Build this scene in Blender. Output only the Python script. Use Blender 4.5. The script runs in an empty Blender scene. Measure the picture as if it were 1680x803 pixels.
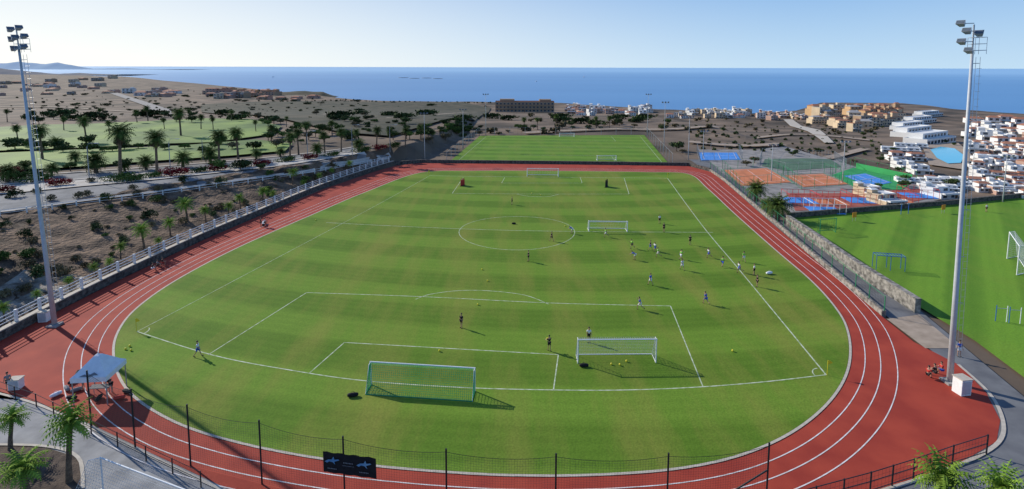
import bpy, bmesh, math, random
from math import radians, sin, cos, pi, sqrt
from mathutils import Vector, Matrix, noise
random.seed(11)
SC = bpy.context.scene
COL = SC.collection
# ------------------------------------------------------------------ camera
F = 873.0; CX = 840.0; CY = 401.5; H = 26.0; HOR = 110.8
PT = radians(5.9); ROLL = radians(0.15)
S = (F*math.tan(PT) - (CY-HOR))/1680.0
_R = Vector((1, 0, 0)); _U = Vector((0, sin(PT), cos(PT))); FW = Vector((0, cos(PT), -sin(PT)))
RT = (_R*cos(ROLL) + _U*sin(ROLL)); UP = (_U*cos(ROLL) - _R*sin(ROLL))
CAMP = Vector((0, 0, H))
cd = bpy.data.cameras.new('camera'); cam = bpy.data.objects.new('camera', cd); COL.objects.link(cam)
cd.sensor_width = 36; cd.lens = F/1680*36; cd.shift_y = S; cd.clip_start = 0.5; cd.clip_end = 400000
M = Matrix((RT, UP, -FW)).transposed().to_4x4(); M.translation = CAMP
cam.matrix_world = M
SC.camera = cam

def sm(t):
    t = max(0., min(1., t)); return t*t*(3-2*t)
def ray(u, v):
    return (RT*((u-CX)/F) + UP*(((CY-v)+S*1680)/F) + FW)
def PZ(u, v, z=0.):
    d = ray(u, v); t = (z-H)/d.z
    return CAMP + d*t
WALLPX = [(-60, 590), (0, 558), (95, 508), (200, 455), (330, 393), (430, 350), (530, 308), (615, 279), (645, 270)]
WALL = [PZ(u, v) for u, v in WALLPX]
WXY = sorted([(p.y, p.x) for p in WALL] + [(152, -25), (205, -19)])
def wallx(y):
    if y <= WXY[0][0]: return WXY[0][1]
    for a, b in zip(WXY, WXY[1:]):
        if y <= b[0]:
            return a[1] + (b[1]-a[1])*(y-a[0])/(b[0]-a[0]+1e-9)
    return WXY[-1][1]
def T(x, y):
    z = -20*sm((y-205)/400) - 9*sm((x-88)/35)*sm((y-112)/35)
    s = wallx(y) - x - 0.7
    if s > 0:
        W = max(3., min(30., 30-.65*(y-80)))
        z += 4*min(1., s/W)*(1-sm((y-215)/150))
    return max(z, -20.)
def P(u, v, up=0.):
    d = ray(u, v); t = 15.; last = t
    while t < 9000:
        p = CAMP + d*t
        if p.z < T(p.x, p.y)+up:
            a, b = last, t
            for _ in range(22):
                m = (a+b)/2; q = CAMP+d*m
                if q.z < T(q.x, q.y)+up: b = m
                else: a = m
            return CAMP + d*b
        last = t; t *= 1.015
    return CAMP + d*t
def ppm(p): return F/((p-CAMP).dot(FW))
def hgt(u, v, vt):
    p = P(u, v); return p, (v-vt)/ppm(p)

# ------------------------------------------------------------------ materials
def mat(name, c, c2=None, rough=.8, var=.18, scale=3., bump=0., rnd=0., metal=0., detail=5, spec=.3, bd=.1):
    m = bpy.data.materials.new(name); m.use_nodes = True; nt = m.node_tree; N = nt.nodes; L = nt.links
    b = N['Principled BSDF']; b.inputs['Roughness'].default_value = rough; b.inputs['Metallic'].default_value = metal
    b.inputs['Specular IOR Level'].default_value = spec
    tc = N.new('ShaderNodeTexCoord'); nz = N.new('ShaderNodeTexNoise'); nz.inputs['Scale'].default_value = scale; nz.inputs['Detail'].default_value = detail
    L.new(tc.outputs['Object'], nz.inputs['Vector'])
    r = N.new('ShaderNodeValToRGB')
    if c2 is None:
        c2 = tuple(x*(1+var) for x in c); c1 = tuple(x*(1-var) for x in c)
    else: c1 = c
    r.color_ramp.elements[0].position = .35; r.color_ramp.elements[1].position = .65
    r.color_ramp.elements[0].color = (*c1, 1); r.color_ramp.elements[1].color = (*c2, 1)
    L.new(nz.outputs['Fac'], r.inputs['Fac'])
    out = r.outputs['Color']
    if rnd:
        oi = N.new('ShaderNodeObjectInfo'); mr = N.new('ShaderNodeMapRange')
        mr.inputs['To Min'].default_value = 1-rnd; mr.inputs['To Max'].default_value = 1+rnd
        L.new(oi.outputs['Random'], mr.inputs['Value'])
        mx = N.new('ShaderNodeVectorMath'); mx.operation = 'SCALE'
        L.new(out, mx.inputs[0]); L.new(mr.outputs['Result'], mx.inputs['Scale']); out = mx.outputs[0]
    L.new(out, b.inputs['Base Color'])
    if bump:
        bp = N.new('ShaderNodeBump'); bp.inputs['Strength'].default_value = bump; bp.inputs['Distance'].default_value = bd
        n2 = N.new('ShaderNodeTexNoise'); n2.inputs['Scale'].default_value = scale*5; n2.inputs['Detail'].default_value = 6
        L.new(tc.outputs['Object'], n2.inputs['Vector']); L.new(n2.outputs['Fac'], bp.inputs['Height']); L.new(bp.outputs['Normal'], b.inputs['Normal'])
    return m

def grass_mat(name, dark, light, dry, stripe=5.4, bow=.0042, x0=8., amt=.5, ang=0., dryamt=.6):
    m = bpy.data.materials.new(name); m.use_nodes = True; nt = m.node_tree; N = nt.nodes; L = nt.links
    b = N['Principled BSDF']; b.inputs['Roughness'].default_value = .85; b.inputs['Specular IOR Level'].default_value = .12
    tc = N.new('ShaderNodeTexCoord'); sp = N.new('ShaderNodeSeparateXYZ')
    mp = N.new('ShaderNodeMapping'); mp.inputs['Rotation'].default_value = (0, 0, ang)
    L.new(tc.outputs['Object'], mp.inputs['Vector']); L.new(mp.outputs['Vector'], sp.inputs[0])
    def mth(op, a, bb, c=None):
        n = N.new('ShaderNodeMath'); n.operation = op
        for i, q in enumerate((a, bb, c)):
            if q is None: continue
            if isinstance(q, (int, float)): n.inputs[i].default_value = q
            else: L.new(q, n.inputs[i])
        return n.outputs[0]
    dx = mth('SUBTRACT', sp.outputs['X'], x0); dx2 = mth('MULTIPLY', dx, dx); bb = mth('MULTIPLY', dx2, bow)
    yy = mth('SUBTRACT', sp.outputs['Y'], bb)
    wn = N.new('ShaderNodeTexNoise'); wn.inputs['Scale'].default_value = .3; L.new(tc.outputs['Object'], wn.inputs['Vector'])
    yy = mth('ADD', yy, mth('MULTIPLY', wn.outputs['Fac'], .6))
    s = mth('SINE', mth('MULTIPLY', yy, pi/stripe), None)
    s = mth('MULTIPLY', s, 3.)
    st = N.new('ShaderNodeMapRange'); st.inputs['From Min'].default_value = -1; st.inputs['From Max'].default_value = 1
    L.new(s, st.inputs['Value'])
    s2 = mth('SINE', mth('MULTIPLY', yy, 2*pi/1.1), None)
    n1 = N.new('ShaderNodeTexNoise'); n1.inputs['Scale'].default_value = .35; n1.inputs['Detail'].default_value = 8; L.new(tc.outputs['Object'], n1.inputs['Vector'])
    f = mth('ADD', mth('MULTIPLY', st.outputs['Result'], amt), mth('MULTIPLY', n1.outputs['Fac'], 1-amt))
    f = mth('ADD', f, mth('MULTIPLY', s2, .08))
    mx = N.new('ShaderNodeMix'); mx.data_type = 'RGBA'
    L.new(f, mx.inputs[0]); mx.inputs[6].default_value = (*dark, 1); mx.inputs[7].default_value = (*light, 1)
    m2 = N.new('ShaderNodeMapping'); m2.inputs['Scale'].default_value = (.22, .045, 1); L.new(tc.outputs['Object'], m2.inputs['Vector'])
    n3 = N.new('ShaderNodeTexNoise'); n3.inputs['Scale'].default_value = 1.; n3.inputs['Detail'].default_value = 7; n3.inputs['Roughness'].default_value = .6; L.new(m2.outputs[0], n3.inputs['Vector'])
    r3 = N.new('ShaderNodeMapRange'); r3.inputs['From Min'].default_value = .44; r3.inputs['From Max'].default_value = .72; L.new(n3.outputs['Fac'], r3.inputs['Value'])
    mx2 = N.new('ShaderNodeMix'); mx2.data_type = 'RGBA'
    L.new(mth('MULTIPLY', r3.outputs['Result'], dryamt), mx2.inputs[0]); L.new(mx.outputs[2], mx2.inputs[6]); mx2.inputs[7].default_value = (*dry, 1)
    n4 = N.new('ShaderNodeTexNoise'); n4.inputs['Scale'].default_value = 6; n4.inputs['Detail'].default_value = 6; L.new(tc.outputs['Object'], n4.inputs['Vector'])
    mr = N.new('ShaderNodeMapRange'); mr.inputs['To Min'].default_value = .66; mr.inputs['To Max'].default_value = 1.34; L.new(n4.outputs['Fac'], mr.inputs['Value'])
    vm = N.new('ShaderNodeVectorMath'); vm.operation = 'SCALE'; L.new(mx2.outputs[2], vm.inputs[0]); L.new(mr.outputs['Result'], vm.inputs['Scale'])
    L.new(vm.outputs[0], b.inputs['Base Color'])
    bp = N.new('ShaderNodeBump'); bp.inputs['Strength'].default_value = .4; bp.inputs['Distance'].default_value = .05
    L.new(n4.outputs['Fac'], bp.inputs['Height']); L.new(bp.outputs[0], b.inputs['Normal'])
    return m

MT = dict(
 grass=grass_mat('pitch grass', (.085, .16, .013), (.145, .245, .025), (.24, .225, .045), stripe=4.6, amt=.6, dryamt=.7),
 grass2=grass_mat('far pitch grass', (.085, .175, .016), (.14, .26, .028), (.19, .24, .04), stripe=3.8, bow=0, x0=0, ang=radians(4), amt=.6),
 grass3=grass_mat('training grass', (.095, .20, .018), (.15, .285, .026), (.20, .26, .035), stripe=3.4, bow=0, ang=radians(-50), amt=.7, dryamt=.4),
 golf=mat('golf turf', (.055, .11, .02), (.20, .285, .05), scale=.05, detail=11),
 track=mat('red running track', (.29, .033, .018), (.38, .052, .026), scale=.35, bump=.15, rough=.85, detail=9, bd=.02),
 white=mat('white paint', (.75, .75, .73), var=.05, rough=.5),
 line=mat('white line paint', (.28, .36, .18), (.58, .61, .46), scale=2, rough=.85, detail=9),
 lane=mat('white lane paint', (.58, .50, .46), (.76, .73, .70), scale=2, rough=.85),
 kerb=mat('pale kerb', (.48, .42, .34), var=.1, rough=.8),
 land=mat('dry land', (.06, .045, .03), (.22, .155, .105), scale=.035, detail=14, bump=.4, rough=.95, bd=.6),
 scrub=mat('dark scrubland', (.028, .033, .018), (.09, .075, .045), scale=.09, detail=10, rough=.95),
 bank=mat('stony bank', (.05, .032, .02), (.23, .15, .095), scale=.4, detail=13, bump=1., rough=.95, bd=.5),
 rock=mat('pale rock', (.13, .10, .07), (.48, .42, .34), scale=.5, detail=12, bump=1., rough=.95, bd=.4),
 asphalt=mat('asphalt', (.12, .12, .125), (.18, .18, .18), scale=.5, detail=9, rough=.9),
 asphalt2=mat('old grey asphalt', (.14, .14, .14), (.22, .215, .21), scale=.4, detail=9, rough=.9),
 concrete=mat('concrete paving', (.22, .215, .21), (.34, .33, .315), scale=.7, detail=9, rough=.9),
 tile=mat('tan tiles', (.30, .23, .165), (.40, .31, .23), scale=1., rough=.85),
 soil=mat('dark soil', (.045, .03, .024), (.12, .085, .06), scale=1.5, detail=9, bump=.6, rough=.95),
 steel=mat('galvanised steel', (.36, .38, .39), var=.1, rough=.5, metal=.4),
 steelw=mat('pale grey steel', (.46, .47, .48), var=.06, rough=.5),
 black=mat('black steel', (.02, .02, .022), var=.2, rough=.5),
 net=mat('dark netting', (.04, .05, .045), var=.1, rough=.8),
 netw=mat('white netting', (.55, .57, .55), var=.1, rough=.8),
 netg=mat('green netting', (.03, .36, .13), var=.15, rough=.8),
 greensteel=mat('green steel', (.03, .25, .10), var=.1, rough=.5),
 glass=mat('window glass', (.03, .045, .06), (.06, .08, .1), rough=.15, spec=.6, scale=.6),
 lens=mat('lamp glass', (.10, .12, .14), rough=.2, spec=.6),
 trunk=mat('palm bark', (.10, .07, .05), (.22, .16, .11), scale=5, bump=.8, rough=.95),
 skirt=mat('dead palm fronds', (.08, .06, .035), (.18, .13, .08), scale=3, rough=.95, rnd=.2),
 frond=mat('palm fronds', (.045, .085, .018), (.12, .17, .035), scale=1., rough=.8, rnd=.3, spec=.1),
 frondl=mat('bright palm fronds', (.10, .19, .022), (.25, .36, .05), scale=1., rough=.85, rnd=.2, spec=.08),
 leaf=mat('green leaves', (.04, .085, .018), (.10, .15, .035), scale=1.2, rough=.8, rnd=.35, spec=.1),
 leafd=mat('dark leaves', (.028, .05, .017), (.075, .105, .034), scale=1.2, rough=.8, rnd=.4, spec=.1),
 leafo=mat('olive leaves', (.10, .085, .045), (.18, .15, .08), scale=1.2, rough=.85, rnd=.35, spec=.1),
 red=mat('red bougainvillea', (.10, .012, .014), (.32, .03, .035), scale=2.2, rough=.8, rnd=.2, spec=.1),
 stone=mat('dark volcanic stone', (.05, .045, .04), (.16, .14, .12), scale=2.2, detail=8, bump=1., rough=.95),
 stonel=mat('grey rubble stone', (.10, .09, .075), (.38, .345, .295), scale=2., detail=9, bump=1., rough=.9),
 wwall=mat('white render', (.66, .64, .61), (.76, .75, .72), scale=.2, rough=.85),
 cream=mat('cream render', (.58, .45, .30), var=.08, scale=.2, rough=.85),
 ochre=mat('ochre render', (.52, .33, .17), var=.08, scale=.2, rough=.85),
 pink=mat('pink render', (.46, .29, .22), var=.08, scale=.2, rough=.85),
 tanb=mat('tan render', (.36, .25, .16), var=.1, scale=.1, rough=.85),
 roof=mat('terracotta roof', (.34, .15, .09), var=.15, scale=.8, rough=.85),
 greyroof=mat('grey flat roof', (.36, .34, .32), var=.1, scale=.3, rough=.9),
 wood=mat('brown wood', (.14, .07, .035), var=.2, scale=3),
 blue=mat('blue court', (.07, .25, .62), var=.08, scale=.5),
 bluep=mat('blue steel', (.03, .13, .42), var=.1, rough=.4),
 clay=mat('orange clay', (.56, .19, .08), var=.1, scale=.5),
 gcourt=mat('green court', (.09, .15, .09), var=.15, scale=.3),
 gcourtb=mat('bright green court', (.04, .30, .09), var=.1, scale=.4),
 redp=mat('red steel', (.55, .03, .03), var=.1, rough=.4),
 rsurf=mat('dull red court surround', (.33, .09, .06), var=.15, scale=.4),
 pool=mat('pool water', (.05, .50, .68), var=.1, rough=.1, spec=.5),
 yellow=mat('yellow plastic', (.7, .58, .03), var=.08, rough=.4),
 orange=mat('orange board', (.75, .28, .03), var=.08, rough=.5),
 skin=mat('skin', (.42, .24, .16), var=.08, rough=.6),
 hair=mat('dark hair', (.03, .02, .013), var=.2, rough=.6),
 cblack=mat('black cloth', (.012, .012, .015), var=.2, rough=.85),
 cwhite=mat('white cloth', (.75, .76, .78), var=.05, rough=.85),
 cblue=mat('blue cloth', (.03, .10, .5), var=.1, rough=.85),
 cgreen=mat('lime green cloth', (.25, .62, .08), var=.1, rough=.85),
 cred=mat('red cloth', (.5, .04, .03), var=.1, rough=.85),
 cgrey=mat('grey cloth', (.2, .2, .21), var=.1, rough=.85),
 logo=mat('blue emblem', (.07, .22, .42), (.18, .34, .48), scale=2, rough=.6),
 pavement=mat('pale pavement', (.40, .36, .31), (.50, .46, .40), scale=.5, rough=.9),
 ground2=mat('grey paving', (.20, .185, .17), (.32, .29, .26), scale=.4, rough=.9, detail=8),
 haze1=mat('distant mountain', (.34, .44, .53), (.38, .47, .56), scale=.0008, rough=1, spec=0),  # aerial haze painted into the mountain's base colour
 haze2=mat('near hill', (.22, .22, .22), (.30, .28, .26), scale=.01, rough=1, spec=0, detail=10),  # hill colour greyed by painted haze
 boatw=mat('boat hull', (.7, .7, .7), var=.05),
)
# sea: blue water, with distance haze painted into its base colour
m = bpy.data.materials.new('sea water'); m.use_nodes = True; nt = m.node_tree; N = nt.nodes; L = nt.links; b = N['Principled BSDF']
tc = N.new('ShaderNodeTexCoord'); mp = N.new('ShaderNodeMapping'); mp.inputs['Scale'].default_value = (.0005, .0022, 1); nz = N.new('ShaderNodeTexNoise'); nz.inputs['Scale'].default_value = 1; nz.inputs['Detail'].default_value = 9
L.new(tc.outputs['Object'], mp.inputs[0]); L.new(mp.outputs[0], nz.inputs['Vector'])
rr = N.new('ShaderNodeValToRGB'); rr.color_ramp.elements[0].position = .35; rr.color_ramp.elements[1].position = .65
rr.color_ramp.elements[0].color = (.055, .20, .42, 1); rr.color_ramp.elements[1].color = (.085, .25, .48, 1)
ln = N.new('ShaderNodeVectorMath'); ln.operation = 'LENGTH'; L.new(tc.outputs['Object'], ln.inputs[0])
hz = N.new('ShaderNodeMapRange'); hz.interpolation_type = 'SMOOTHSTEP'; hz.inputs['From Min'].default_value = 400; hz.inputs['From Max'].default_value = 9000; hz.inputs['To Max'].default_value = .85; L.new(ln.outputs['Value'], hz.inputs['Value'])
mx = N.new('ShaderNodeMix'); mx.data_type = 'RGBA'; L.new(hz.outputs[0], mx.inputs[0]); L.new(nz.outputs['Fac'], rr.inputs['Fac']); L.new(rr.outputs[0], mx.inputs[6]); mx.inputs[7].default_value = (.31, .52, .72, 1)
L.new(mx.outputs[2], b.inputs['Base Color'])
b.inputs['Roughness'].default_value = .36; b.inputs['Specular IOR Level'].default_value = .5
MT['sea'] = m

# ------------------------------------------------------------------ mesh builder
class MB:
    def __init__(s): s.v = []; s.f = []
    def add(s, vs, fs):
        n = len(s.v); s.v += [tuple(p) for p in vs]; s.f += [tuple(i+n for i in f) for f in fs]; return s
    def box(s, c, d, rz=0., ry=0.):
        cx, cy, cz = c; x, y, z = d[0]/2, d[1]/2, d[2]/2
        vs = []
        for a in (-1, 1):
            for b_ in (-1, 1):
                for e in (-1, 1):
                    p = Vector((a*x, b_*y, e*z))
                    if ry: p = Matrix.Rotation(ry, 3, 'Y') @ p
                    if rz: p = Matrix.Rotation(rz, 3, 'Z') @ p
                    vs.append((cx+p.x, cy+p.y, cz+p.z))
        s.add(vs, [(0, 1, 3, 2), (4, 6, 7, 5), (0, 4, 5, 1), (2, 3, 7, 6), (0, 2, 6, 4), (1, 5, 7, 3)]); return s
    def tube(s, a, b_, r0, r1=None, n=6, cap=True):
        s.poly([a, b_], [r0, r0 if r1 is None else r1], n, cap); return s
    def poly(s, pts, rs, n=6, cap=True):
        pts = [Vector(p) for p in pts]; vs = []; fs = []
        for i, p in enumerate(pts):
            d = (pts[min(i+1, len(pts)-1)]-pts[max(i-1, 0)])
            if d.length < 1e-9: d = Vector((0, 0, 1))
            d.normalize(); q = Vector((0, 0, 1)) if abs(d.z) < .9 else Vector((1, 0, 0))
            x = d.cross(q).normalized(); y = d.cross(x)
            for k in range(n):
                a = 2*pi*k/n; w = p+(x*cos(a)+y*sin(a))*rs[i]; vs.append((w.x, w.y, w.z))
        for i in range(len(pts)-1):
            for k in range(n):
                k2 = (k+1) % n; fs.append((i*n+k, i*n+k2, (i+1)*n+k2, (i+1)*n+k))
        if cap: fs.append(tuple(range(n-1, -1, -1))); fs.append(tuple(range((len(pts)-1)*n, len(pts)*n)))
        s.add(vs, fs); return s
    def net(s, a, b_, c, d, sp, r):
        a, b_, c, d = map(Vector, (a, b_, c, d))
        nu = max(2, int(max((b_-a).length, (c-d).length)/sp)); nv = max(2, int(max((d-a).length, (c-b_).length)/sp))
        for i in range(nu+1):
            t = i/nu; s.poly([a.lerp(b_, t), d.lerp(c, t)], [r, r], 3, False)
        for i in range(nv+1):
            t = i/nv; s.poly([a.lerp(d, t), b_.lerp(c, t)], [r, r], 3, False)
        return s
    def leaves(s, c, rad, n, size, rnd=random, lobes=5):
        c = Vector(c); ls = []
        for _ in range(lobes):
            ls.append((Vector((rnd.uniform(-.5, .5)*rad[0], rnd.uniform(-.5, .5)*rad[1], rnd.uniform(-.35, .45)*rad[2])), rnd.uniform(.35, .62)))
        for _ in range(n):
            o, k = rnd.choice(ls)
            d = Vector((rnd.gauss(0, 1), rnd.gauss(0, 1), rnd.gauss(0, 1))).normalized()*rnd.uniform(.5, 1.12)*k
            p = c+o+Vector((d.x*rad[0], d.y*rad[1], d.z*rad[2]))
            x = Vector((rnd.gauss(0, 1), rnd.gauss(0, 1), rnd.gauss(0, 1))).normalized(); y = x.cross(Vector((rnd.gauss(0, 1), rnd.gauss(0, 1), rnd.gauss(0, 1)))).normalized()
            q = size*rnd.uniform(.5, 1.3); x *= q; y *= q*.7
            s.add([p-x, p-y, p+x, p+y], [(0, 1, 2, 3)])
        return s
    def build(s, name, m, parent=None, smooth=False):
        me = bpy.data.meshes.new(name); me.from_pydata(s.v, [], s.f); me.materials.append(m if not isinstance(m, str) else MT[m])
        if smooth: me.polygons.foreach_set('use_smooth', [True]*len(me.polygons))
        o = bpy.data.objects.new(name, me); COL.objects.link(o)
        if parent is not None: o.parent = parent
        return o
def tag(o, label, cat, group=None):
    o['label'] = label; o['category'] = cat
    if group: o['group'] = group
    return o
def empty(name, loc=(0, 0, 0), rz=0., label=None, cat=None, group=None):
    o = bpy.data.objects.new(name, None); COL.objects.link(o); o.location = loc; o.rotation_euler = (0, 0, rz); o.empty_display_size = .2
    if label: tag(o, label, cat, group)
    return o
KIDS = {}
def kids(o):
    return [c for c in bpy.data.objects if c.parent == o]
def copy_tree(o, parent=None):
    c = o.copy(); COL.objects.link(c)
    if parent is not None: c.parent = parent
    if o.name not in KIDS: KIDS[o.name] = kids(o)
    for ch in KIDS[o.name]: copy_tree(ch, c)
    return c
PROTO = {}; USED = {}
def place(key, loc, rz=0., sc=1., label=None, cat=None, group=None, wall=None, roof=None):
    o = PROTO[key]
    if key in USED: o = copy_tree(o)
    else:
        KIDS[o.name] = kids(o)
        for ch in KIDS[o.name]: KIDS[ch.name] = kids(ch)
        USED[key] = 1
    o.location = loc; o.rotation_euler = (0, 0, rz); o.scale = (sc, sc, sc) if not isinstance(sc, tuple) else sc
    tag(o, label, cat, group)
    for ch in o.children:
        if wall and ch.name.split('.')[0] == 'wall':
            ch.material_slots[0].link = 'OBJECT'; ch.material_slots[0].material = MT[wall]
        if roof and ch.name.split('.')[0] == 'roof':
            ch.material_slots[0].link = 'OBJECT'; ch.material_slots[0].material = MT[roof]
    return o
def nth(i):
    i = int(i); return '%d%s' % (i, 'th' if 10 <= i % 100 <= 20 else {1: 'st', 2: 'nd', 3: 'rd'}.get(i % 10, 'th'))

def catmull(pts, n=8, closed=False):
    out = []; L_ = len(pts); rng = range(L_ if closed else L_-1)
    for i in rng:
        g = lambda k: pts[k % L_] if closed else pts[max(0, min(L_-1, k))]
        p0, p1, p2, p3 = g(i-1), g(i), g(i+1), g(i+2)
        for j in range(n):
            t = j/n; out.append(0.5*((2*p1)+(-p0+p2)*t+(2*p0-5*p1+4*p2-p3)*t*t+(-p0+3*p1-3*p2+p3)*t*t*t))
    if not closed: out.append(pts[-1].copy())
    return out
def sheet(name, wpts, m, z, cut=None, kind='structure', jit=0.):
    """one ground sheet: polygon of world points, draped over the terrain when cut is given"""
    bm = bmesh.new(); vs = [bm.verts.new((p.x, p.y, 0)) for p in wpts]; bm.faces.new(vs)
    bmesh.ops.triangulate(bm, faces=bm.faces[:])
    if cut:
        for ax in (0, 1):
            lo = min(p[ax] for p in wpts); hi = max(p[ax] for p in wpts); k = max(2, int((hi-lo)/cut)); k = min(k, 60)
            for i in range(1, k):
                co = [0, 0, 0]; no = [0, 0, 0]; co[ax] = lo+(hi-lo)*i/k; no[ax] = 1
                bmesh.ops.bisect_plane(bm, geom=bm.verts[:]+bm.edges[:]+bm.faces[:], plane_co=co, plane_no=no)
        for v in bm.verts:
            v.co.z = T(v.co.x, v.co.y)+z
            if jit: v.co.z += jit*(noise.noise(Vector((v.co.x*.35, v.co.y*.35, 0)))+.5*noise.noise(Vector((v.co.x*1.1, v.co.y*1.1, 3))))
    else:
        for v in bm.verts: v.co.z = z
    bmesh.ops.recalc_face_normals(bm, faces=bm.faces[:])
    if sum(f.normal.z for f in bm.faces) < 0: bmesh.ops.reverse_faces(bm, faces=bm.faces[:])
    me = bpy.data.meshes.new(name); bm.to_mesh(me); bm.free(); me.materials.append(MT[m])
    o = bpy.data.objects.new(name, me); COL.objects.link(o); o['kind'] = kind
    return o
def ppoly(l): return [P(u, v) for u, v in l]
def ribbon(mb, pts, w, z, closed=False):
    n = len(pts); vs = []; fs = []
    for i, p in enumerate(pts):
        a = pts[(i-1) % n] if closed else pts[max(0, i-1)]; b_ = pts[(i+1) % n] if closed else pts[min(n-1, i+1)]
        d = Vector((b_.x-a.x, b_.y-a.y, 0)).normalized(); q = Vector((-d.y, d.x, 0))*w/2
        vs += [(p.x-q.x, p.y-q.y, z), (p.x+q.x, p.y+q.y, z)]
    for i in range(n if closed else n-1):
        j = (i+1) % n; fs.append((2*i, 2*j, 2*j+1, 2*i+1))
    mb.add(vs, fs)
def offset(pts, d, closed=True):
    n = len(pts); out = []
    for i, p in enumerate(pts):
        a = pts[(i-2) % n]; b_ = pts[(i+2) % n]; t = Vector((b_.x-a.x, b_.y-a.y, 0)).normalized(); out.append(p+Vector((t.y, -t.x, 0))*d)
    return out

# ------------------------------------------------------------------ ground, sea
CO = [(-400, 124), (0, 124), (200, 127), (330, 139), (440, 149), (540, 160), (620, 166), (900, 168), (1060, 177), (1230, 185), (1310, 180), (1345, 167), (1480, 167), (1560, 176), (1680, 185), (2100, 190)]
def coastv(u):
    for a, b_ in zip(CO, CO[1:]):
        if u <= b_[0]: return a[1]+(b_[1]-a[1])*(u-a[0])/(b_[0]-a[0])
    return CO[-1][1]
vs = []; fs = []; NC = 170; NR = 150
for i in range(NC+1):
    k = -1.3+2.6*i/NC; u = 840+873*k
    yc = 46*873/(coastv(u)+1.2*noise.noise(Vector((u*.02, 0, 0)))-HOR)
    for j in range(NR+1):
        y = 8*(yc/8)**(j/NR); x = k*y; vs.append((x, y, T(x, y)-.15))
    vs.append((k*yc*1.02, yc*1.02, -30))
R1 = NR+2
for i in range(NC):
    for j in range(NR+1):
        fs.append((i*R1+j, (i+1)*R1+j, (i+1)*R1+j+1, i*R1+j+1))
mb = MB(); mb.add(vs, fs); o = mb.build('ground', 'land'); o['kind'] = 'structure'
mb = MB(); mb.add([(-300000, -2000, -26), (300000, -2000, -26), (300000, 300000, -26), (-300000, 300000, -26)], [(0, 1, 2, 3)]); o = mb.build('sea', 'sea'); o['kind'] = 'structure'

def ridge(name, pts, depth, thick, m, seed=0, sub=6):
    mb = MB(); cr = []
    for (u0, v0), (u1, v1) in zip(pts, pts[1:]):
        for k in range(sub):
            t = k/sub; cr.append((u0+(u1-u0)*t, v0+(v1-v0)*t))
    cr.append(pts[-1]); n = len(cr); vs = []
    for (u, v) in cr:
        d = ray(u, v+1.2*noise.noise(Vector((u*.05, seed, 0)))); s = depth/d.y; top = CAMP+d*s; x = top.x
        hz = top.z+26
        for r_, hh in ((-1, 0), (-.6, .35), (-.3, .75), (0, 1), (.5, .7), (1, 0)):
            nn = noise.noise(Vector((x*8/depth, r_*3, seed)))*.25*hz if 0 < hh < 1 else 0
            vs.append((x*(1+r_*thick/depth*.5), depth+r_*thick, -26.5+max(.5, hz*hh+nn)))
    fs = [(i*6+j, (i+1)*6+j, (i+1)*6+j+1, i*6+j+1) for i in range(n-1) for j in range(5)]
    mb.add(vs, fs); o = mb.build(name, m, smooth=True); o['kind'] = 'structure'; return o
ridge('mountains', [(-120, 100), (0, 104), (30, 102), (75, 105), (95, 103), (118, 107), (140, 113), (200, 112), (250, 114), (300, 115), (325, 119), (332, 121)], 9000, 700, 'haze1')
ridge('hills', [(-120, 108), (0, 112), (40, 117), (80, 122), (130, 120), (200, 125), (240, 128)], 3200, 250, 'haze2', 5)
ridge('headland', [(425, 158), (450, 151), (500, 149), (530, 151), (548, 159)], 900, 50, 'scrub', 9)

# ------------------------------------------------------------------ pitch and track
INN = [(690, 284), (600, 316), (520, 350), (400, 403), (300, 455), (230, 503), (196, 545), (190, 590), (215, 643), (290, 692), (400, 727), (550, 755), (700, 771), (850, 779), (1000, 777), (1130, 765), (1230, 740), (1310, 700), (1365, 650), (1390, 600), (1390, 550), (1372, 510), (1330, 462), (1270, 410), (1205, 352), (1160, 310), (1128, 286), (1060, 283), (900, 281), (780, 281)]
inner = catmull([PZ(u, v) for u, v in INN], 8, True)
OUT = [(-150, 640), (0, 560), (95, 511), (200, 458), (330, 396), (430, 353), (530, 311), (615, 282), (650, 272), (690, 268), (900, 270), (1130, 273), (1168, 283), (1190, 300), (1255, 357), (1330, 421), (1450, 522), (1500, 562), (1575, 600), (1618, 645), (1641, 690), (1635, 725), (1580, 757), (1500, 786), (1400, 815), (1250, 870), (850, 920), (600, 880), (400, 815), (250, 745), (150, 697), (60, 660), (-150, 600)]
sheet('running_track', [PZ(u, v) for u, v in OUT], 'track', .02)
sheet('pitch_grass', inner, 'grass', .045)
mb = MB()
ribbon(mb, offset(inner, .12), .2, .055, True)
o = mb.build('track_kerb', 'kerb'); o['kind'] = 'structure'
mb = MB()
for d in (1.25, 2.4, 3.6): ribbon(mb, offset(inner, d), .075, .034, True)
o = mb.build('lane_lines', 'lane'); o['kind'] = 'structure'
mb = MB()
def pl(l, w=.1, n=6): ribbon(mb, catmull([PZ(u, v) for u, v in l], n), w, .052)
goal_line = [(225, 545), (350, 584), (480, 609), (600, 626), (760, 637), (910, 641), (1030, 641), (1150, 636), (1260, 627), (1355, 616)]
pl(goal_line, .11)
pl([(225, 545), (330, 490), (430, 437), (530, 384), (600, 347), (655, 317), (705, 289)], .06)
pl([(1355, 616), (1290, 537), (1210, 440), (1150, 368), (1095, 293)], .13)
pl([(705, 289), (870, 291), (1095, 293)], .12)
pl([(535, 366), (700, 374), (850, 379), (1000, 381), (1170, 382)], .1)
pl([(342, 583), (503, 481)], .09); pl([(503, 481), (700, 488), (900, 498), (1100, 503)], .1); pl([(1100, 503), (1153, 635)], .1)
pl([(508, 613), (565, 563)]); pl([(565, 563), (740, 573), (916, 583)]); pl([(916, 583), (908, 641)])
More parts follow.
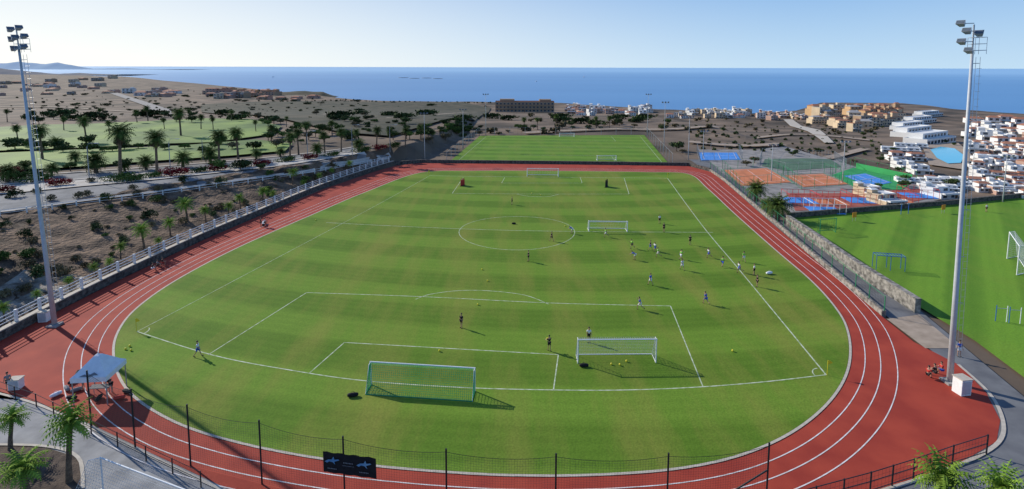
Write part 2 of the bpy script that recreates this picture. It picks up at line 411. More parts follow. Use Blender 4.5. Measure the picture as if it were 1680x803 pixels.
pl([(760, 292), (742, 318)]); pl([(742, 318), (880, 319), (1032, 319)], .09); pl([(1032, 319), (1024, 293)], .12)
pl([(828, 292), (823, 301)]); pl([(823, 301), (955, 301)], .1); pl([(955, 301), (952, 292)])
pl([(682, 492), (705, 484), (750, 478), (800, 478), (860, 485), (900, 500)], .09)
pl([(848, 319), (870, 323), (900, 323), (918, 319)], .1)
cc = [PZ(848+95*cos(a), 383.5+27.5*sin(a)-1.5*cos(a)**2) for a in [2*pi*i/64 for i in range(64)]]
ribbon(mb, cc, .085, .053, True)
for (u, v) in ((225, 545), (1355, 616)):
    c = PZ(u, v); ribbon(mb, [c+Vector((cos(a)*1., sin(a)*1., 0)) for a in ([radians(q) for q in (range(-20, 60, 10) if u < 800 else range(100, 200, 10))])], .09, .053)
o = mb.build('pitch_markings', 'line'); o['kind'] = 'structure'

# second pitch
sheet('far_pitch', [PZ(u, v) for u, v in [(788, 223), (1057, 222), (1098, 270), (737, 266)]], 'grass2', .03)
mb = MB()
for l in ([(797, 225), (1050, 224)], [(1050, 224), (1086, 267)], [(797, 225), (752, 264)], [(752, 264), (1086, 267)], [(779, 242), (1066, 242)], [(1010, 267), (1003, 256)], [(1003, 256), (860, 255)], [(1003, 224.5), (1010, 232)], [(1010, 232), (880, 232)]):
    ribbon(mb, [PZ(u, v) for u, v in l], .1, .05)
o = mb.build('far_pitch_markings', 'line'); o['kind'] = 'structure'
# right: paths, training field
sheet('asphalt_path', [PZ(u, v) for u, v in [(1130, 262), (1180, 262), (1200, 288), (1292, 372), (1512, 512), (1600, 585), (1700, 668), (1900, 800), (1900, 1000), (1300, 1000), (1300, 830), (1560, 700), (1560, 600), (1430, 500), (1160, 280)]], 'asphalt', .008)
sheet('tiled_path', [PZ(u, v) for u, v in [(1455, 524), (1508, 517), (1575, 572), (1518, 572)]], 'tile', .03)
sheet('training_grass', [PZ(u, v) for u, v in [(1292, 358), (1690, 322), (1980, 330), (2100, 700), (1880, 760), (1680, 620), (1600, 560), (1510, 505)]], 'grass3', .03)
sheet('concrete_path', [PZ(u, v) for u, v in [(-150, 600), (60, 660), (150, 697), (250, 745), (400, 815), (420, 900), (-200, 900)]], 'concrete', .012)
sheet('planting_bed', [PZ(u, v) for u, v in [(-100, 730), (70, 733), (128, 752), (135, 800), (175, 900), (-100, 900)]], 'soil', .03)
mb = MB()
ribbon(mb, catmull([PZ(u, v) for u, v in [(1572, 599), (1622, 645), (1645, 690), (1638, 727), (1583, 760), (1503, 789), (1400, 820)]], 6), .25, .06)
o = mb.build('kerb', 'kerb'); o['kind'] = 'structure'
mb = MB()
ribbon(mb, catmull([PZ(u, v) for u, v in [(-20, 642), (60, 664), (150, 703), (250, 751), (400, 822)]], 6), .2, .06)
ribbon(mb, catmull([PZ(u, v) for u, v in [(-60, 731), (70, 733), (128, 752), (136, 803)]], 6), .2, .07)
o = mb.build('path_kerb', 'kerb'); o['kind'] = 'structure'
# left: bank and road
A = [(-80, 364), (0, 350), (120, 334), (250, 318), (350, 304), (450, 290), (540, 275), (605, 264), (640, 256)]
B = [(-80, 330), (0, 321), (120, 309), (250, 297), (350, 286), (450, 275), (540, 262), (600, 253)]
C_ = [(-80, 313), (0, 306), (120, 297), (250, 286), (350, 277), (450, 267), (540, 255), (590, 248)]
D = [(-80, 298), (0, 292), (120, 285), (250, 276), (350, 268), (450, 259), (540, 249), (580, 243)]
wl = [Vector((p.x-.5, p.y, 0)) for p in WALL]
sheet('embankment', wl+[P(u, v) for u, v in reversed(A)], 'bank', .12, cut=1.6, jit=.5)
sheet('rock_outcrop', ppoly([(-30, 520), (0, 470), (40, 450), (80, 458), (118, 452), (160, 462), (120, 480), (60, 505), (0, 535)]), 'rock', .2, cut=1., jit=.5)
sheet('road', ppoly(A+B[::-1]), 'asphalt2', .12, cut=5)
sheet('median', ppoly(B+C_[::-1]), 'pavement', .18, cut=5)
sheet('far_road', ppoly(C_+D[::-1]), 'asphalt2', .12, cut=5)
mb = MB()
def drib(mb, pts, w, up):
    n0 = len(mb.v); ribbon(mb, pts, w, 0)
    for i in range(n0, len(mb.v)):
        x, y, z = mb.v[i]; mb.v[i] = (x, y, T(x, y)+up)
for l in (A, B, C_, D): drib(mb, catmull([P(u, v) for u, v in l], 5), .8, .3)
o = mb.build('road_kerb', 'pavement'); o['kind'] = 'structure'
sheet('golf_fairway', ppoly([(-60, 214), (60, 207), (150, 205), (240, 201), (330, 196), (410, 197), (462, 209), (448, 222), (350, 236), (250, 239), (120, 246), (-60, 252)]), 'golf', .45, cut=8)
sheet('golf_green', ppoly([(-60, 256), (100, 249), (220, 245), (300, 241), (420, 231), (480, 238), (468, 250), (380, 258), (250, 267), (120, 277), (-60, 288)]), 'golf', .4, cut=8)
sheet('scrubland', ppoly([(330, 172), (420, 168), (560, 167), (760, 169), (805, 178), (780, 200), (640, 226), (560, 220), (430, 192), (330, 185)]), 'scrub', .6, cut=14)
sheet('dirt_road', ppoly([(1285, 197), (1300, 197), (1345, 215), (1368, 236), (1352, 236), (1325, 217)]), 'kerb', .5, cut=10)
sheet('side_road', ppoly([(175, 152), (190, 152), (280, 180), (286, 190), (268, 190), (240, 175)]), 'ground2', .5, cut=20)
mb = MB()
for l in ([(0, 176), (120, 178), (260, 186), (420, 190), (560, 186)], [(860, 220), (1000, 214), (1130, 212), (1300, 222), (1430, 232)], [(1130, 235), (1260, 240), (1420, 246)], [(640, 196), (760, 186), (880, 186)]):
    drib(mb, catmull([P(u, v) for u, v in l], 8), 4., .6)
o = mb.build('dirt_tracks', 'tile'); o['kind'] = 'structure'

# ------------------------------------------------------------------ walls and fences
def wall_thing(name, pts, h, th, m, label, cat='wall', capm=None):
    root = empty(name, pts[0], 0, label, cat); mb = MB(); o0 = pts[0]
    def prof(mb, w, z0, z1):
        vs = []
        for i, p in enumerate(pts):
            a = pts[max(0, i-1)]; b_ = pts[min(len(pts)-1, i+1)]; d = Vector((b_.x-a.x, b_.y-a.y, 0)).normalized(); q = Vector((-d.y, d.x, 0))*w/2
            for s_, zz in ((-1, z0), (1, z0), (1, z1), (-1, z1)): vs.append((p.x+s_*q.x-o0.x, p.y+s_*q.y-o0.y, p.z+zz-o0.z))
        n = len(pts); fs = [(i*4+k, (i+1)*4+k, (i+1)*4+(k+1) % 4, i*4+(k+1) % 4) for i in range(n-1) for k in range(4)]
        fs += [(0, 1, 2, 3), (n*4-1, n*4-2, n*4-3, n*4-4)]
        mb.add(vs, fs)
    prof(mb, th, -.3, h); mb.build('wall_body', m, root)
    if capm: mb = MB(); prof(mb, th+.1, h, h+.1); mb.build('coping', capm, root)
    return root
def resample(pts, step):
    out = [pts[0].copy()]
    for a, b_ in zip(pts, pts[1:]):
        L_ = (b_-a).length; k = max(1, round(L_/step)) if L_ > step*.5 else 0
        for i in range(k): out.append(a.lerp(b_, (i+1)/k))
    return out
def rail_fence(name, pts, step, h, rails, pm, label, pr=.05, rr_=.025, netm=None, nsp=.3, nr=.008, square=False, base=0.):
    pts = resample(pts, step); root = empty(name, pts[0], 0, label, 'fence'); o0 = pts[0]
    q0 = None
    for p in pts[:99]:
        if q0 is None:
            mb = MB()
            if square: mb.box((0, 0, base+h/2), (pr*2, pr*2, h))
            else: mb.tube((0, 0, base), (0, 0, base+h), pr, n=8)
            q0 = mb.build('post', pm, root)
        else:
            q = q0.copy(); COL.objects.link(q); q.location = p-o0
    for z in rails:
        mb = MB(); mb.poly([p-o0+Vector((0, 0, base+z)) for p in pts], [rr_]*len(pts), 5)
        mb.build('rail', pm, root)
    if netm:
        mb = MB()
        for a, b_ in zip(pts, pts[1:]):
            a0, b0 = a-o0, b_-o0; up = Vector((0, 0, base+h-.05)); lo = Vector((0, 0, base+.05)); mb.net(a0+lo, b0+lo, b0+up, a0+up, nsp, nr)
        mb.build('netting', netm, root)
    return root
def resample_curve(pts, step):
    out = [pts[0].copy()]; acc = 0
    for a, b_ in zip(pts, pts[1:]):
        L_ = (b_-a).length; t = step-acc
        while t <= L_: out.append(a.lerp(b_, t/L_)); t += step
        acc = L_-(t-step)
    return out
wp = catmull(WALL, 4)
wall_thing('stone_wall', wp, .9, .5, 'stone', 'long dark stone wall along the left side of the red track', capm='kerb')
rail_fence('wall_railing', resample_curve(wp, 2.6), 2.6, 1.2, (.4, .75, 1.1), 'white', 'white post and rail fence on top of the stone wall left of the track', pr=.11, rr_=.045, square=True, base=1.0)
fw = [PZ(u, v) for u, v in [(645, 270), (690, 267), (800, 268), (900, 269), (1020, 270.5), (1130, 272), (1165, 281)]]
wall_thing('stone_wall', fw, .8, .5, 'stone', 'low dark wall between the far end of the red track and the second pitch')
rw = [PZ(u, v) for u, v in [(1165, 281), (1190, 298), (1257, 355), (1332, 419), (1450, 519)]]
wall_thing('stone_wall', rw, .6, .4, 'stonel', 'low grey stone wall along the right side of the red track')
rail_fence('mesh_fence', rw, 3., 1.6, (1.55,), 'greensteel', 'green wire fence on the low wall right of the track', netm='net', nsp=.3, base=.6)
rw2 = [PZ(u, v) for u, v in [(1292, 369), (1340, 402), (1400, 445), (1505, 514)]]
wall_thing('stone_wall', rw2, 1.5, .6, 'stonel', 'high grey rubble wall between the path and the training field', capm='stonel')
tw = [PZ(u, v) for u, v in [(1292, 358), (1400, 349), (1550, 337), (1700, 322), (1850, 314)]]
wall_thing('stone_wall', tw, .9, .5, 'stone', 'dark wall at the back of the training field below the courts')
rail_fence('roadside_fence', resample_curve(catmull([P(u, v+6) for u, v in A[1:]], 3), 3.), 3., 1.0, (.5, .95), 'white', 'long white roadside fence at the top of the stony bank', pr=.07, rr_=.04, square=True)
rail_fence('mesh_fence', [PZ(u, v) for u, v in [(733, 267), (786, 222), (1060, 221), (1103, 270)]], 6., 3.0, (2.95,), 'steel', 'tall thin wire fence around the second pitch', pr=.06, netm='net', nsp=1.2, nr=.008)
# near fence
FP = [(150, 700), (222, 735), (313, 765), (430, 795), (566, 826), (733, 850), (911, 859), (1093, 858), (1256, 838)]
pts = [PZ(u, v) for u, v in FP]; root = empty('mesh_fence', pts[0], 0, 'tall black post and net fence along the near edge of the track', 'fence')
q0 = None
for p in pts:
    if q0 is None: q0 = MB().tube((0, 0, 0), (0, 0, 4.3), .055, n=8).build('post', 'black', root)
    else: q = q0.copy(); COL.objects.link(q); q.location = p-pts[0]
mb = MB(); cab = []
sg = lambda t: Vector((0, 0, 4.1-1.1*t*(1-t)))
for a, b_ in zip(pts, pts[1:]):
    a0, b0 = a-pts[0], b_-pts[0]; n = 8
    for i in range(n):
        s0, s1 = i/n, (i+1)/n
        A0, B0 = a0.lerp(b0, s0), a0.lerp(b0, s1)
        mb.net(A0+Vector((0, 0, .1)), B0+Vector((0, 0, .1)), B0+sg(s1), A0+sg(s0), .15, .0045); cab.append(A0+sg(s0))
cab.append(B0+sg(1))
mb.build('netting', 'net', root); MB().poly(cab, [.015]*len(cab), 4).build('top_cable', 'black', root)
MB().tube(pts[8]-pts[0]+Vector((0, 0, 2.6)), PZ(1200, 838)-pts[0]+Vector((0, 0, 1.2)), .05, n=6).build('brace', 'black', root)
rail_fence('black_railing', [PZ(u, v) for u, v in [(1290, 848), (1427, 810), (1498, 787), (1562, 764), (1618, 746)]], 2.4, 1.45, (.2, .8, 1.4), 'black', 'low black railing on the right beside the near track apron', pr=.05, rr_=.03, netm='net', nsp=.3, nr=.006)
rail_fence('black_railing', [PZ(u, v) for u, v in [(-40, 632), (60, 668), (150, 712), (240, 757), (330, 800)]], 2.6, 1.1, (.5, 1.05), 'black', 'low black railing between the concrete path and the track at lower left', pr=.04, rr_=.02)
# banner on near fence
d = (pts[5]-pts[4]).normalized()
bn = empty('banner', pts[4]+Vector((0, -.08, 2.7)), math.atan2(d.y, d.x), 'black banner with two blue swooping emblems hung on the near fence', 'banner')
mb = MB(); n = 14; vs = []; fs = []
for i in range(n+1):
    x = -1.25+3.35*i/n; wv_ = .03*sin(i*1.7)
    vs += [(x, wv_-.05, -.72), (x, wv_*1.5-.05, .58)]
for i in range(n): fs.append((2*i, 2*i+2, 2*i+3, 2*i+1))
mb.add(vs, fs); mb.build('cloth', 'cblack', bn, True)
def swoosh(x, z, s):
    P0 = [(-1.1, -.1), (-.55, .22), (0, .3), (.25, .75), (.4, .3), (.95, .42), (1.15, .3), (.7, .12), (.35, -.02), (.5, -.45), (.1, -.1), (-.4, -.05), (-.75, -.3)]
    MB().add([(x+a_*s, -.13, z+b_*s) for a_, b_ in P0], [tuple(range(len(P0)))]).build('emblem', 'logo', bn)
swoosh(-.65, .08, .42); swoosh(1.35, .08, .42)
mb = MB()
for k in range(7): mb.box((.1+k*.09, -.13, .08), (.045, .01, .07))
for k in range(9): mb.box((.05+k*.08, -.13, -.1), (.04, .01, .04))
for k in range(6): mb.box((-.9+k*.1, -.13, -.38), (.06, .01, .06))
for k in range(6): mb.box((1.1+k*.1, -.13, -.38), (.06, .01, .06))
mb.build('lettering', 'cgrey', bn)

# ------------------------------------------------------------------ goals
def goal(fl, fr, back, h, td, label, fm='white', nm='netw', bm_='white', r=.055, nsp=.18, nr=.009):
    root = empty('football_goal', fl, 0, label, 'goal'); o0 = fl; Z = Vector((0, 0, h)); a = Vector((0, 0, 0)); b_ = fr-o0; u = b_.normalized()*r
    MB().tube(a, a+Z, r, n=8).build('post', fm, root); MB().tube(b_, b_+Z, r, n=8).build('post', fm, root)
    MB().tube(a+Z-u, b_+Z+u, r, n=8).build('crossbar', fm, root)
    up = Vector((0, 0, r))
    MB().poly([a+up, a+back+up, b_+back+up, b_+up], [r*.8]*4, 6).build('ground_frame', bm_, root)
    tb = back*td
    for q in (a, b_): MB().poly([q+Z, q+Z+tb, q+back], [r*.5, r*.5, r*.45], 5).build('stay', fm, root)
    mb = MB(); mb.net(a+back, b_+back, b_+Z+tb, a+Z+tb, nsp, nr)
    mb.net(a, a+back, a+Z+tb, a+Z, nsp, nr); mb.net(b_, b_+back, b_+Z+tb, b_+Z, nsp, nr); mb.net(a+Z, b_+Z, b_+Z+tb, a+Z+tb, nsp, nr)
    mb.build('net', nm, root); return root
def gpx(l, r_, hp, back, td, label, **k):
    a, b_ = PZ(*l), PZ(*r_); return goal(a, b_, back, hp/ppm(a), td, label, **k)
gpx((609, 632), (779, 643), 40, Vector((-.1, -1.35, 0)), .3, 'large goal with green net at the near end of the pitch', nm='netg', bm_='greensteel', nr=.014, nsp=.16, r=.065)
gpx((948, 597), (1076, 596), 41, Vector((0, 1.4, 0)), .3, 'white goal with white net standing on the near goal area', nr=.009, nsp=.2)
gpx((966, 380), (1029, 381), 17, Vector((0, 1.6, 0)), .3, 'white goal near the centre circle', r=.075, nsp=.4, nr=.011)
gpx((865, 290), (916, 290.5), 13, Vector((0, 1.8, 0)), .4, 'white goal at the far end of the main pitch', r=.09, nsp=.6, nr=.013)
gpx((980, 264), (1011, 264), 8, Vector((0, 2, 0)), .4, 'white goal at the near end of the second pitch', r=.08, nsp=.7, nr=.015)
gpx((918, 225), (942, 225), 6, Vector((0, 2, 0)), .4, 'tiny white goal at the far end of the second pitch', r=.1, nsp=.8, nr=.02)
gpx((1652, 425), (1668, 452), 45, Vector((2.2, .8, 0)), .5, 'white goal at the right edge of the training field', r=.06, nsp=.3, nr=.009)
gpx((1345, 384), (1371, 382), 24, Vector((.3, 1.3, 0)), .6, 'small dark green goal by the rubble wall on the training field', fm='greensteel', nm='net', bm_='greensteel', nsp=.4)
a, b_ = PZ(165, 752, 2.1), PZ(330, 815, 2.1); a.z = 0.03; b_.z = .03
goal(a, b_, Vector((-1.4, -.6, 0)), 2.1, .4, 'white goal stored on the concrete path at lower left', r=.045, nr=.006)

# ------------------------------------------------------------------ floodlights
def mast(p, h, label, flip, lamps, group=None, big=True, lean=0.):
    root = empty('floodlight_mast', p, 0, label, 'floodlight', group); root.rotation_euler = (0, lean, 0)
    r0 = .235 if big else .12
    MB().poly([(0, 0, -.1), (0, 0, h*.33), (0, 0, h*.66), (0, 0, h)], [r0, r0*.8, r0*.62, r0*.42], 12).build('pole', 'steelw', root, True)
    if big:
        MB().box((0, 0, .1), (1.0, 1.0, .2)).build('base_plate', 'concrete', root)
        mb = MB(); lx = .62*flip*-1
        mb.tube((lx-.17, 0, 2.5), (lx*.8-.17, 0, h-.5), .02, n=4).tube((lx+.17, 0, 2.5), (lx*.8+.17, 0, h-.5), .02, n=4)
        for k in range(int((h-3)/.6)): mb.tube((lx-.2, 0, 2.6+k*.6), (lx+.2, 0, 2.6+k*.6), .013, n=3)
        for k in range(7): z = 3+k*(h-4)/6; mb.tube((0, 0, z), (lx, 0, z), .025, n=4)
        mb.build('ladder', 'steel', root)
        mb = MB(); ox = .35*-flip
        mb.box((ox, 0, h), (.9, .7, .05))
        for x in (-.45, .45):
            for y in (-.35, .35): mb.tube((ox+x, y, h-.3), (ox+x, y, h+1.), .02, n=4)
        for z in (h+.5, h+1.):
            mb.poly([(ox-.45, -.35, z), (ox+.45, -.35, z), (ox+.45, .35, z), (ox-.45, .35, z), (ox-.45, -.35, z)], [.018]*5, 4)
        mb.tube((0, 0, h), (0, 0, h+2.), .06, n=6)
        mb.build('service_platform', 'steel', root)
    else:
        mb = MB(); mb.tube((-1.1, 0, h-.2), (1.1, 0, h-.2), .05, n=5); mb.build('crossarm', 'steel', root)
    w = .29 if big else .24
    for (x, y, z, yaw, tilt) in lamps:
        if big: MB().tube((0, 0, h+z), (x, y, h+z), .035, n=5).build('bracket', 'steel', root)
        mb = MB()
        vs = [(-w*.55, .3, -w*.35), (w*.55, .3, -w*.35), (w*.55, .3, w*.35), (-w*.55, .3, w*.35), (-w, -.2, -w*.6), (w, -.2, -w*.6), (w, -.2, w*.6), (-w, -.2, w*.6)]
        mb.add(vs, [(0, 1, 2, 3), (7, 6, 5, 4), (0, 4, 5, 1), (1, 5, 6, 2), (2, 6, 7, 3), (3, 7, 4, 0)])
        l = mb.build('floodlight', 'steel', root); l.location = (x, y, h+z); l.rotation_euler = (tilt, 0, yaw)
        MB().add([(-w*.9, -.21, -w*.52), (w*.9, -.21, -w*.52), (w*.9, -.21, w*.52), (-w*.9, -.21, w*.52)], [(0, 1, 2, 3)]).build('lens', 'lens', l)
    return root
tl = radians(-35)
mast(PZ(90, 535), 27.6, 'very tall floodlight mast on the left, standing by the white cabinet', -1,
     [(-.6, 0, 1.9, radians(60), tl), (.4, -.2, 2.0, radians(60), tl), (-.8, .2, 1.0, radians(60), tl), (.1, -.4, 1.1, radians(60), tl), (.8, -.2, 1.2, radians(70), tl), (-.5, 0, .1, radians(60), tl), (.7, -.3, .2, radians(70), tl)], lean=radians(-2.2))
mast(PZ(1558, 628), 27.4, 'very tall floodlight mast on the right, standing on the red apron', -1,
     [(-1., 0, 2.1, radians(-60), tl), (-.75, -.3, 1.5, radians(-60), tl), (-.85, 0, .7, radians(-60), tl), (-.5, -.3, 0., radians(-60), tl), (.2, -.3, 1.3, radians(-50), tl)], lean=radians(-1.3))
SMM = [(697, 263, 186, 'beside the dark bank left of the second pitch'), (760, 243, 180, 'at the left side of the second pitch'), (797, 222, 155, 'at the far left corner of the second pitch'), (1062, 222, 155, 'at the far right corner of the second pitch'),
       (1089, 246, 168, 'midway along the right side of the second pitch'), (1129, 262, 192, 'behind the far right bend of the track'), (1153, 262, 215, 'left of the blue court'), (1265, 298, 238, 'between the two clay courts'), (1382, 300, 232, 'behind the bright green court'), (1645, 332, 255, 'at the back of the training field')]
for u, v, vt, s_ in SMM:
    p, h = hgt(u, v, vt)
    mast(p, h, 'slender floodlight pole '+s_, 1, [(-.9, -.2, 0, 0, tl), (0, -.2, 0, 0, tl), (.9, -.2, 0, 0, tl)], 'slender floodlight poles around the second pitch and courts', False)
for i, (u, v, vt) in enumerate([(147, 298, 235), (280, 286, 228), (333, 262, 225), (505, 262, 215), (578, 256, 205), (640, 250, 205)]):
    p, h = hgt(u, v, vt); r = empty('street_lamp', p, .3, 'thin grey street lamp on the road left of the pitches, %s from the left' % nth(i+1), 'street lamp', 'street lamps along the road')
    MB().poly([(0, 0, 0), (0, 0, h*.9), (.3, 0, h), (1.4, 0, h)], [.09, .06, .05, .04], 6).build('pole', 'steel', r); MB().box((1.6, 0, h-.02), (.7, .25, .12)).build('lamp_head', 'steelw', r)

def cabinet(u, v, w, d, h, label):
    r = empty('utility_cabinet', PZ(u, v, .03), radians(8), label, 'cabinet')
    MB().box((0, 0, h/2), (w, d, h)).build('cabinet_body', 'white', r)
    MB().box((0, 0, h+.03), (w+.12, d+.12, .06)).build('lid', 'kerb', r)
    MB().box((0, -d/2-.01, h*.5), (w*.8, .02, h*.8)).build('door', 'steelw', r)
cabinet(73, 527, .8, .6, 1.0, 'white cabinet at the foot of the left floodlight mast')
cabinet(1577, 645, .9, .8, 1.3, 'white cabinet beside the right floodlight mast')
cabinet(27, 637, .8, .6, .8, 'white cabinet on the path at the left picture edge')

# tent
tp = PZ(166, 650, .03); tent = empty('gazebo_tent', tp, radians(6), 'white pop-up gazebo tent on the red apron at lower left', 'tent')
w = 1.2
for sx in (-1, 1):
    for sy in (-1, 1): MB().box((sx*w, sy*w, 1.1), (.06, .06, 2.2)).build('leg', 'steel', tent)
mb = MB(); e = w+.08
rings = []
for j, (k, z) in enumerate([(1., 2.3), (.76, 2.56), (.46, 3.0), (.16, 3.42), (.0, 3.55)]):
    rings.append([(sx*e*k, sy*e*k, z) for sx, sy in ((-1, -1), (0, -1), (1, -1), (1, 0), (1, 1), (0, 1), (-1, 1), (-1, 0))])
for j in range(4):
    for i in range(8):
        i2 = (i+1) % 8; mb.add([rings[j][i], rings[j][i2], rings[j+1][i2], rings[j+1][i]], [(0, 1, 2, 3)])
mb.build('canopy', 'cwhite', tent)
mb = MB()
q4 = [(-e, -e), (e, -e), (e, e), (-e, e)]
mb.add([(x, y, 1.92) for x, y in q4]+[(x, y, 2.3) for x, y in q4], [(i, (i+1) % 4, (i+1) % 4+4, i+4) for i in range(4)])
mb.build('valance', 'cwhite', tent)
P0 = [(-.9, .12), (-.4, .34), (-.1, .22), (.1, .3), (.45, .5), (.95, .2), (.5, .22), (.2, .05), (-.1, .08), (-.45, .12)]
MB().add([(x*.75, -e*(1-.24*z*.5/.26)-.05, 2.33+z*.5) for x, z in P0], [tuple(range(len(P0)))]).build('emblem', 'cgrey', tent)
r = empty('folding_table', tp+Vector((-.1, .1, 0)), radians(6), 'folding table in the shade under the white tent', 'table')
MB().box((0, 0, .74), (1.5, .6, .05)).build('table_top', 'cgrey', r)
for sx in (-.65, .65):
    for sy in (-.25, .25): MB().tube((sx, sy, 0), (sx, sy, .72), .02).build('leg', 'steel', r)

# bags, balls
def bag(u, v, L_, m, label, rz=0., z=.03):
    r = empty('sports_bag', PZ(u, v, z), rz, label, 'bag'); mb = MB()
    prof = [(-1, .3), (-.92, .75), (-.6, .95), (0, 1.05), (.6, .93), (.92, .7), (1, .3)]; vs = []; n = 10
    for x, k in prof:
        for i in range(n): a = 2*pi*i/n; vs.append((x*L_/2, cos(a)*.2*k*L_, .19*L_+sin(a)*.19*k*L_))
    fs = [(i*n+k, i*n+(k+1) % n, (i+1)*n+(k+1) % n, (i+1)*n+k) for i in range(len(prof)-1) for k in range(n)]+[tuple(range(n-1, -1, -1)), tuple(range(6*n, 7*n))]
    mb.add(vs, fs); mb.build('bag_body', m, r, True)
    MB().poly([(-.2*L_, 0, .36*L_), (-.1*L_, 0, .5*L_), (.1*L_, 0, .5*L_), (.2*L_, 0, .36*L_)], [.015*L_]*4, 5).build('handle', m, r)
bag(579, 651, .85, 'cblack', 'black bag on the grass left of the green-netted goal', .2, .05)
bag(958, 602, .8, 'cblack', 'black bag at the left post of the white goal in the near goal area', 0, .05)
bag(843, 368, .7, 'cblack', 'dark bag on the grass inside the top of the centre circle', 0, .05)
bag(1262, 450, .9, 'cwhite', 'white bag on the grass at the right edge of the group of players', .3, .05)
for i, (u, v, c, s_) in enumerate([(118, 655, 'cblack', 'nearest the camera in the heap left of the tent'), (126, 642, 'cgrey', 'grey, in the middle of the heap left of the tent'), (120, 628, 'cblack', 'behind the grey bag left of the tent'), (128, 615, 'cblack', 'farthest back beside the left tent leg'), (208, 645, 'cblack', 'right of the tent legs'), (196, 655, 'cred', 'red, in front of the right tent leg'), (92, 650, 'cwhite', 'white, alone on the red apron left of the tent'), (162, 656, 'cblack', 'black, under the front edge of the tent'), (110, 640, 'cgrey', 'grey, at the left of the heap by the tent')]):
    bag(u, v, .8, c, 'sports bag '+s_, i*.7)
bm = bmesh.new(); bmesh.ops.create_icosphere(bm, subdivisions=2, radius=.1); bme = bpy.data.meshes.new('football'); bm.to_mesh(bme); bm.free(); bme.materials.append(MT['yellow'])
BL = [(800, 462, 'alone between the penalty arc and the centre circle'), (791, 443, 'just below the centre circle, left of the standing black-clad person'), (784, 501, 'on the penalty area line inside the arc'), (721, 577, 'on the front line of the small goal area'), (1202, 577, 'alone on the right of the near goal, inside the touchline'), (1017, 600, 'at the foot of the white near goal'), (1028, 594, 'inside the white near goal'), (1003, 599, 'left of the others under the white near goal'),
      (206, 574, 'leftmost of the balls near the left corner'), (213, 569, 'farthest of the balls near the left corner'), (215, 576, 'nearest of the balls near the left corner'), (887, 321, 'far out near the other penalty area'), (927, 372, 'just outside the right of the centre circle'), (518, 362, 'at the left touchline near halfway'), (1134, 345, 'by the right touchline in the far half'), (872, 318, 'at the far penalty arc')]
for u, v, s_ in BL:
    o = bpy.data.objects.new('football', bme); COL.objects.link(o); o.location = PZ(u, v, .05)+Vector((0, 0, .1)); tag(o, 'yellow ball '+s_, 'ball', 'yellow footballs')
for u, v, s_ in [(1357, 616, 'near right'), (224, 544, 'near left'), (703, 289, 'far left'), (1095, 293, 'far right')]:
    r = empty('corner_flag', PZ(u, v, .05), 0, 'yellow corner flag at the %s corner of the main pitch' % s_, 'flag')
    MB().tube((0, 0, 0), (0, 0, 1.35), .025, n=6).build('flagpole', 'yellow', r)
    MB().add([(0, 0, 1.35), (0, 0, .95), (.25, .03, 1.0), (.42, -.02, 1.12), (.2, .02, 1.3)], [(0, 1, 2, 3, 4)]).build('flag', 'yellow', r)
for u, v, m_, s_ in [(759, 305, 'cred', 'red training mannequin in the far left of the main pitch'), (995, 307, 'cblack', 'dark training mannequin in front of the far goal, right side')]:
    r = empty('training_mannequin', PZ(u, v, .05), radians(60), s_, 'mannequin'); mb = MB()
    for k in range(3):
        x = (k-1)*.5; O = [(-.25, .1), (.25, .1), (.25, 1.2), (.12, 1.38), (.12, 1.65), (-.12, 1.65), (-.12, 1.38), (-.25, 1.2)]
        mb.add([(x+a_, -.03, b_) for a_, b_ in O]+[(x+a_, .03, b_) for a_, b_ in O], [tuple(range(8)), tuple(range(15, 7, -1))]+[(i, i+8, (i+1) % 8+8, (i+1) % 8) for i in range(8)])
    mb.build('mannequin_body', m_, r); MB().box((0, 0, .05), (1.6, .35, .1)).build('base', 'black', r)

# training field gear
r = empty('climbing_frame', PZ(1434, 440, .03), radians(-12), 'blue monkey bars on the training field', 'climbing frame')
Lb = 3.3; hb = 1.9
for x in (0, Lb/2, Lb):
    for y in (-.55, .55): MB().tube((x, y, 0), (x, y, hb), .035).build('leg', 'bluep', r)
mb = MB().tube((0, -.55, hb), (Lb, -.55, hb), .04).tube((0, .55, hb), (Lb, .55, hb), .04)
for k in range(10): mb.tube((k*Lb/9, -.55, hb), (k*Lb/9, .55, hb), .025)
mb.build('ladder_bars', 'bluep', r)
for i, (u, v) in enumerate([(1633, 527), (1655, 530)]):
    r = empty('exercise_bar', PZ(u, v, .03), radians(-10), '%s blue and white exercise bar frame at the right edge of the training field' % ['left', 'right'][i], 'exercise bar')
    for x in (0, 1.0): MB().tube((x, 0, 0), (x, 0, 1.7), .035).build('post', 'cwhite' if x else 'bluep', r)
    MB().tube((0, 0, 1.4), (1., 0, 1.4), .025).build('bar', 'steelw', r)
for u, v, s_ in [(1401, 363, 'left'), (1547, 350, 'right')]:
    r = empty('sign_board', PZ(u, v, .03), radians(20), 'small orange sign board on the back of the training field, the %s one' % s_, 'sign')
    for x in (-.35, .35): MB().tube((x, 0, 0), (x, 0, 1.4), .03).build('leg', 'steel', r)
    MB().box((0, -.03, 1.1), (.95, .04, .9)).build('board', 'orange', r)
for u, v, s_ in [(1478, 352, 'left'), (1490, 351, 'right')]:
    r = empty('fitness_post', PZ(u, v, .03), 0, '%s of two thin blue poles at the back of the training field' % s_, 'pole')
    MB().tube((0, 0, 0), (0, 0, 1.8), .05).build('pole', 'bluep', r); MB().box((0, 0, 1.85), (.5, .08, .12)).build('grip', 'steelw', r)

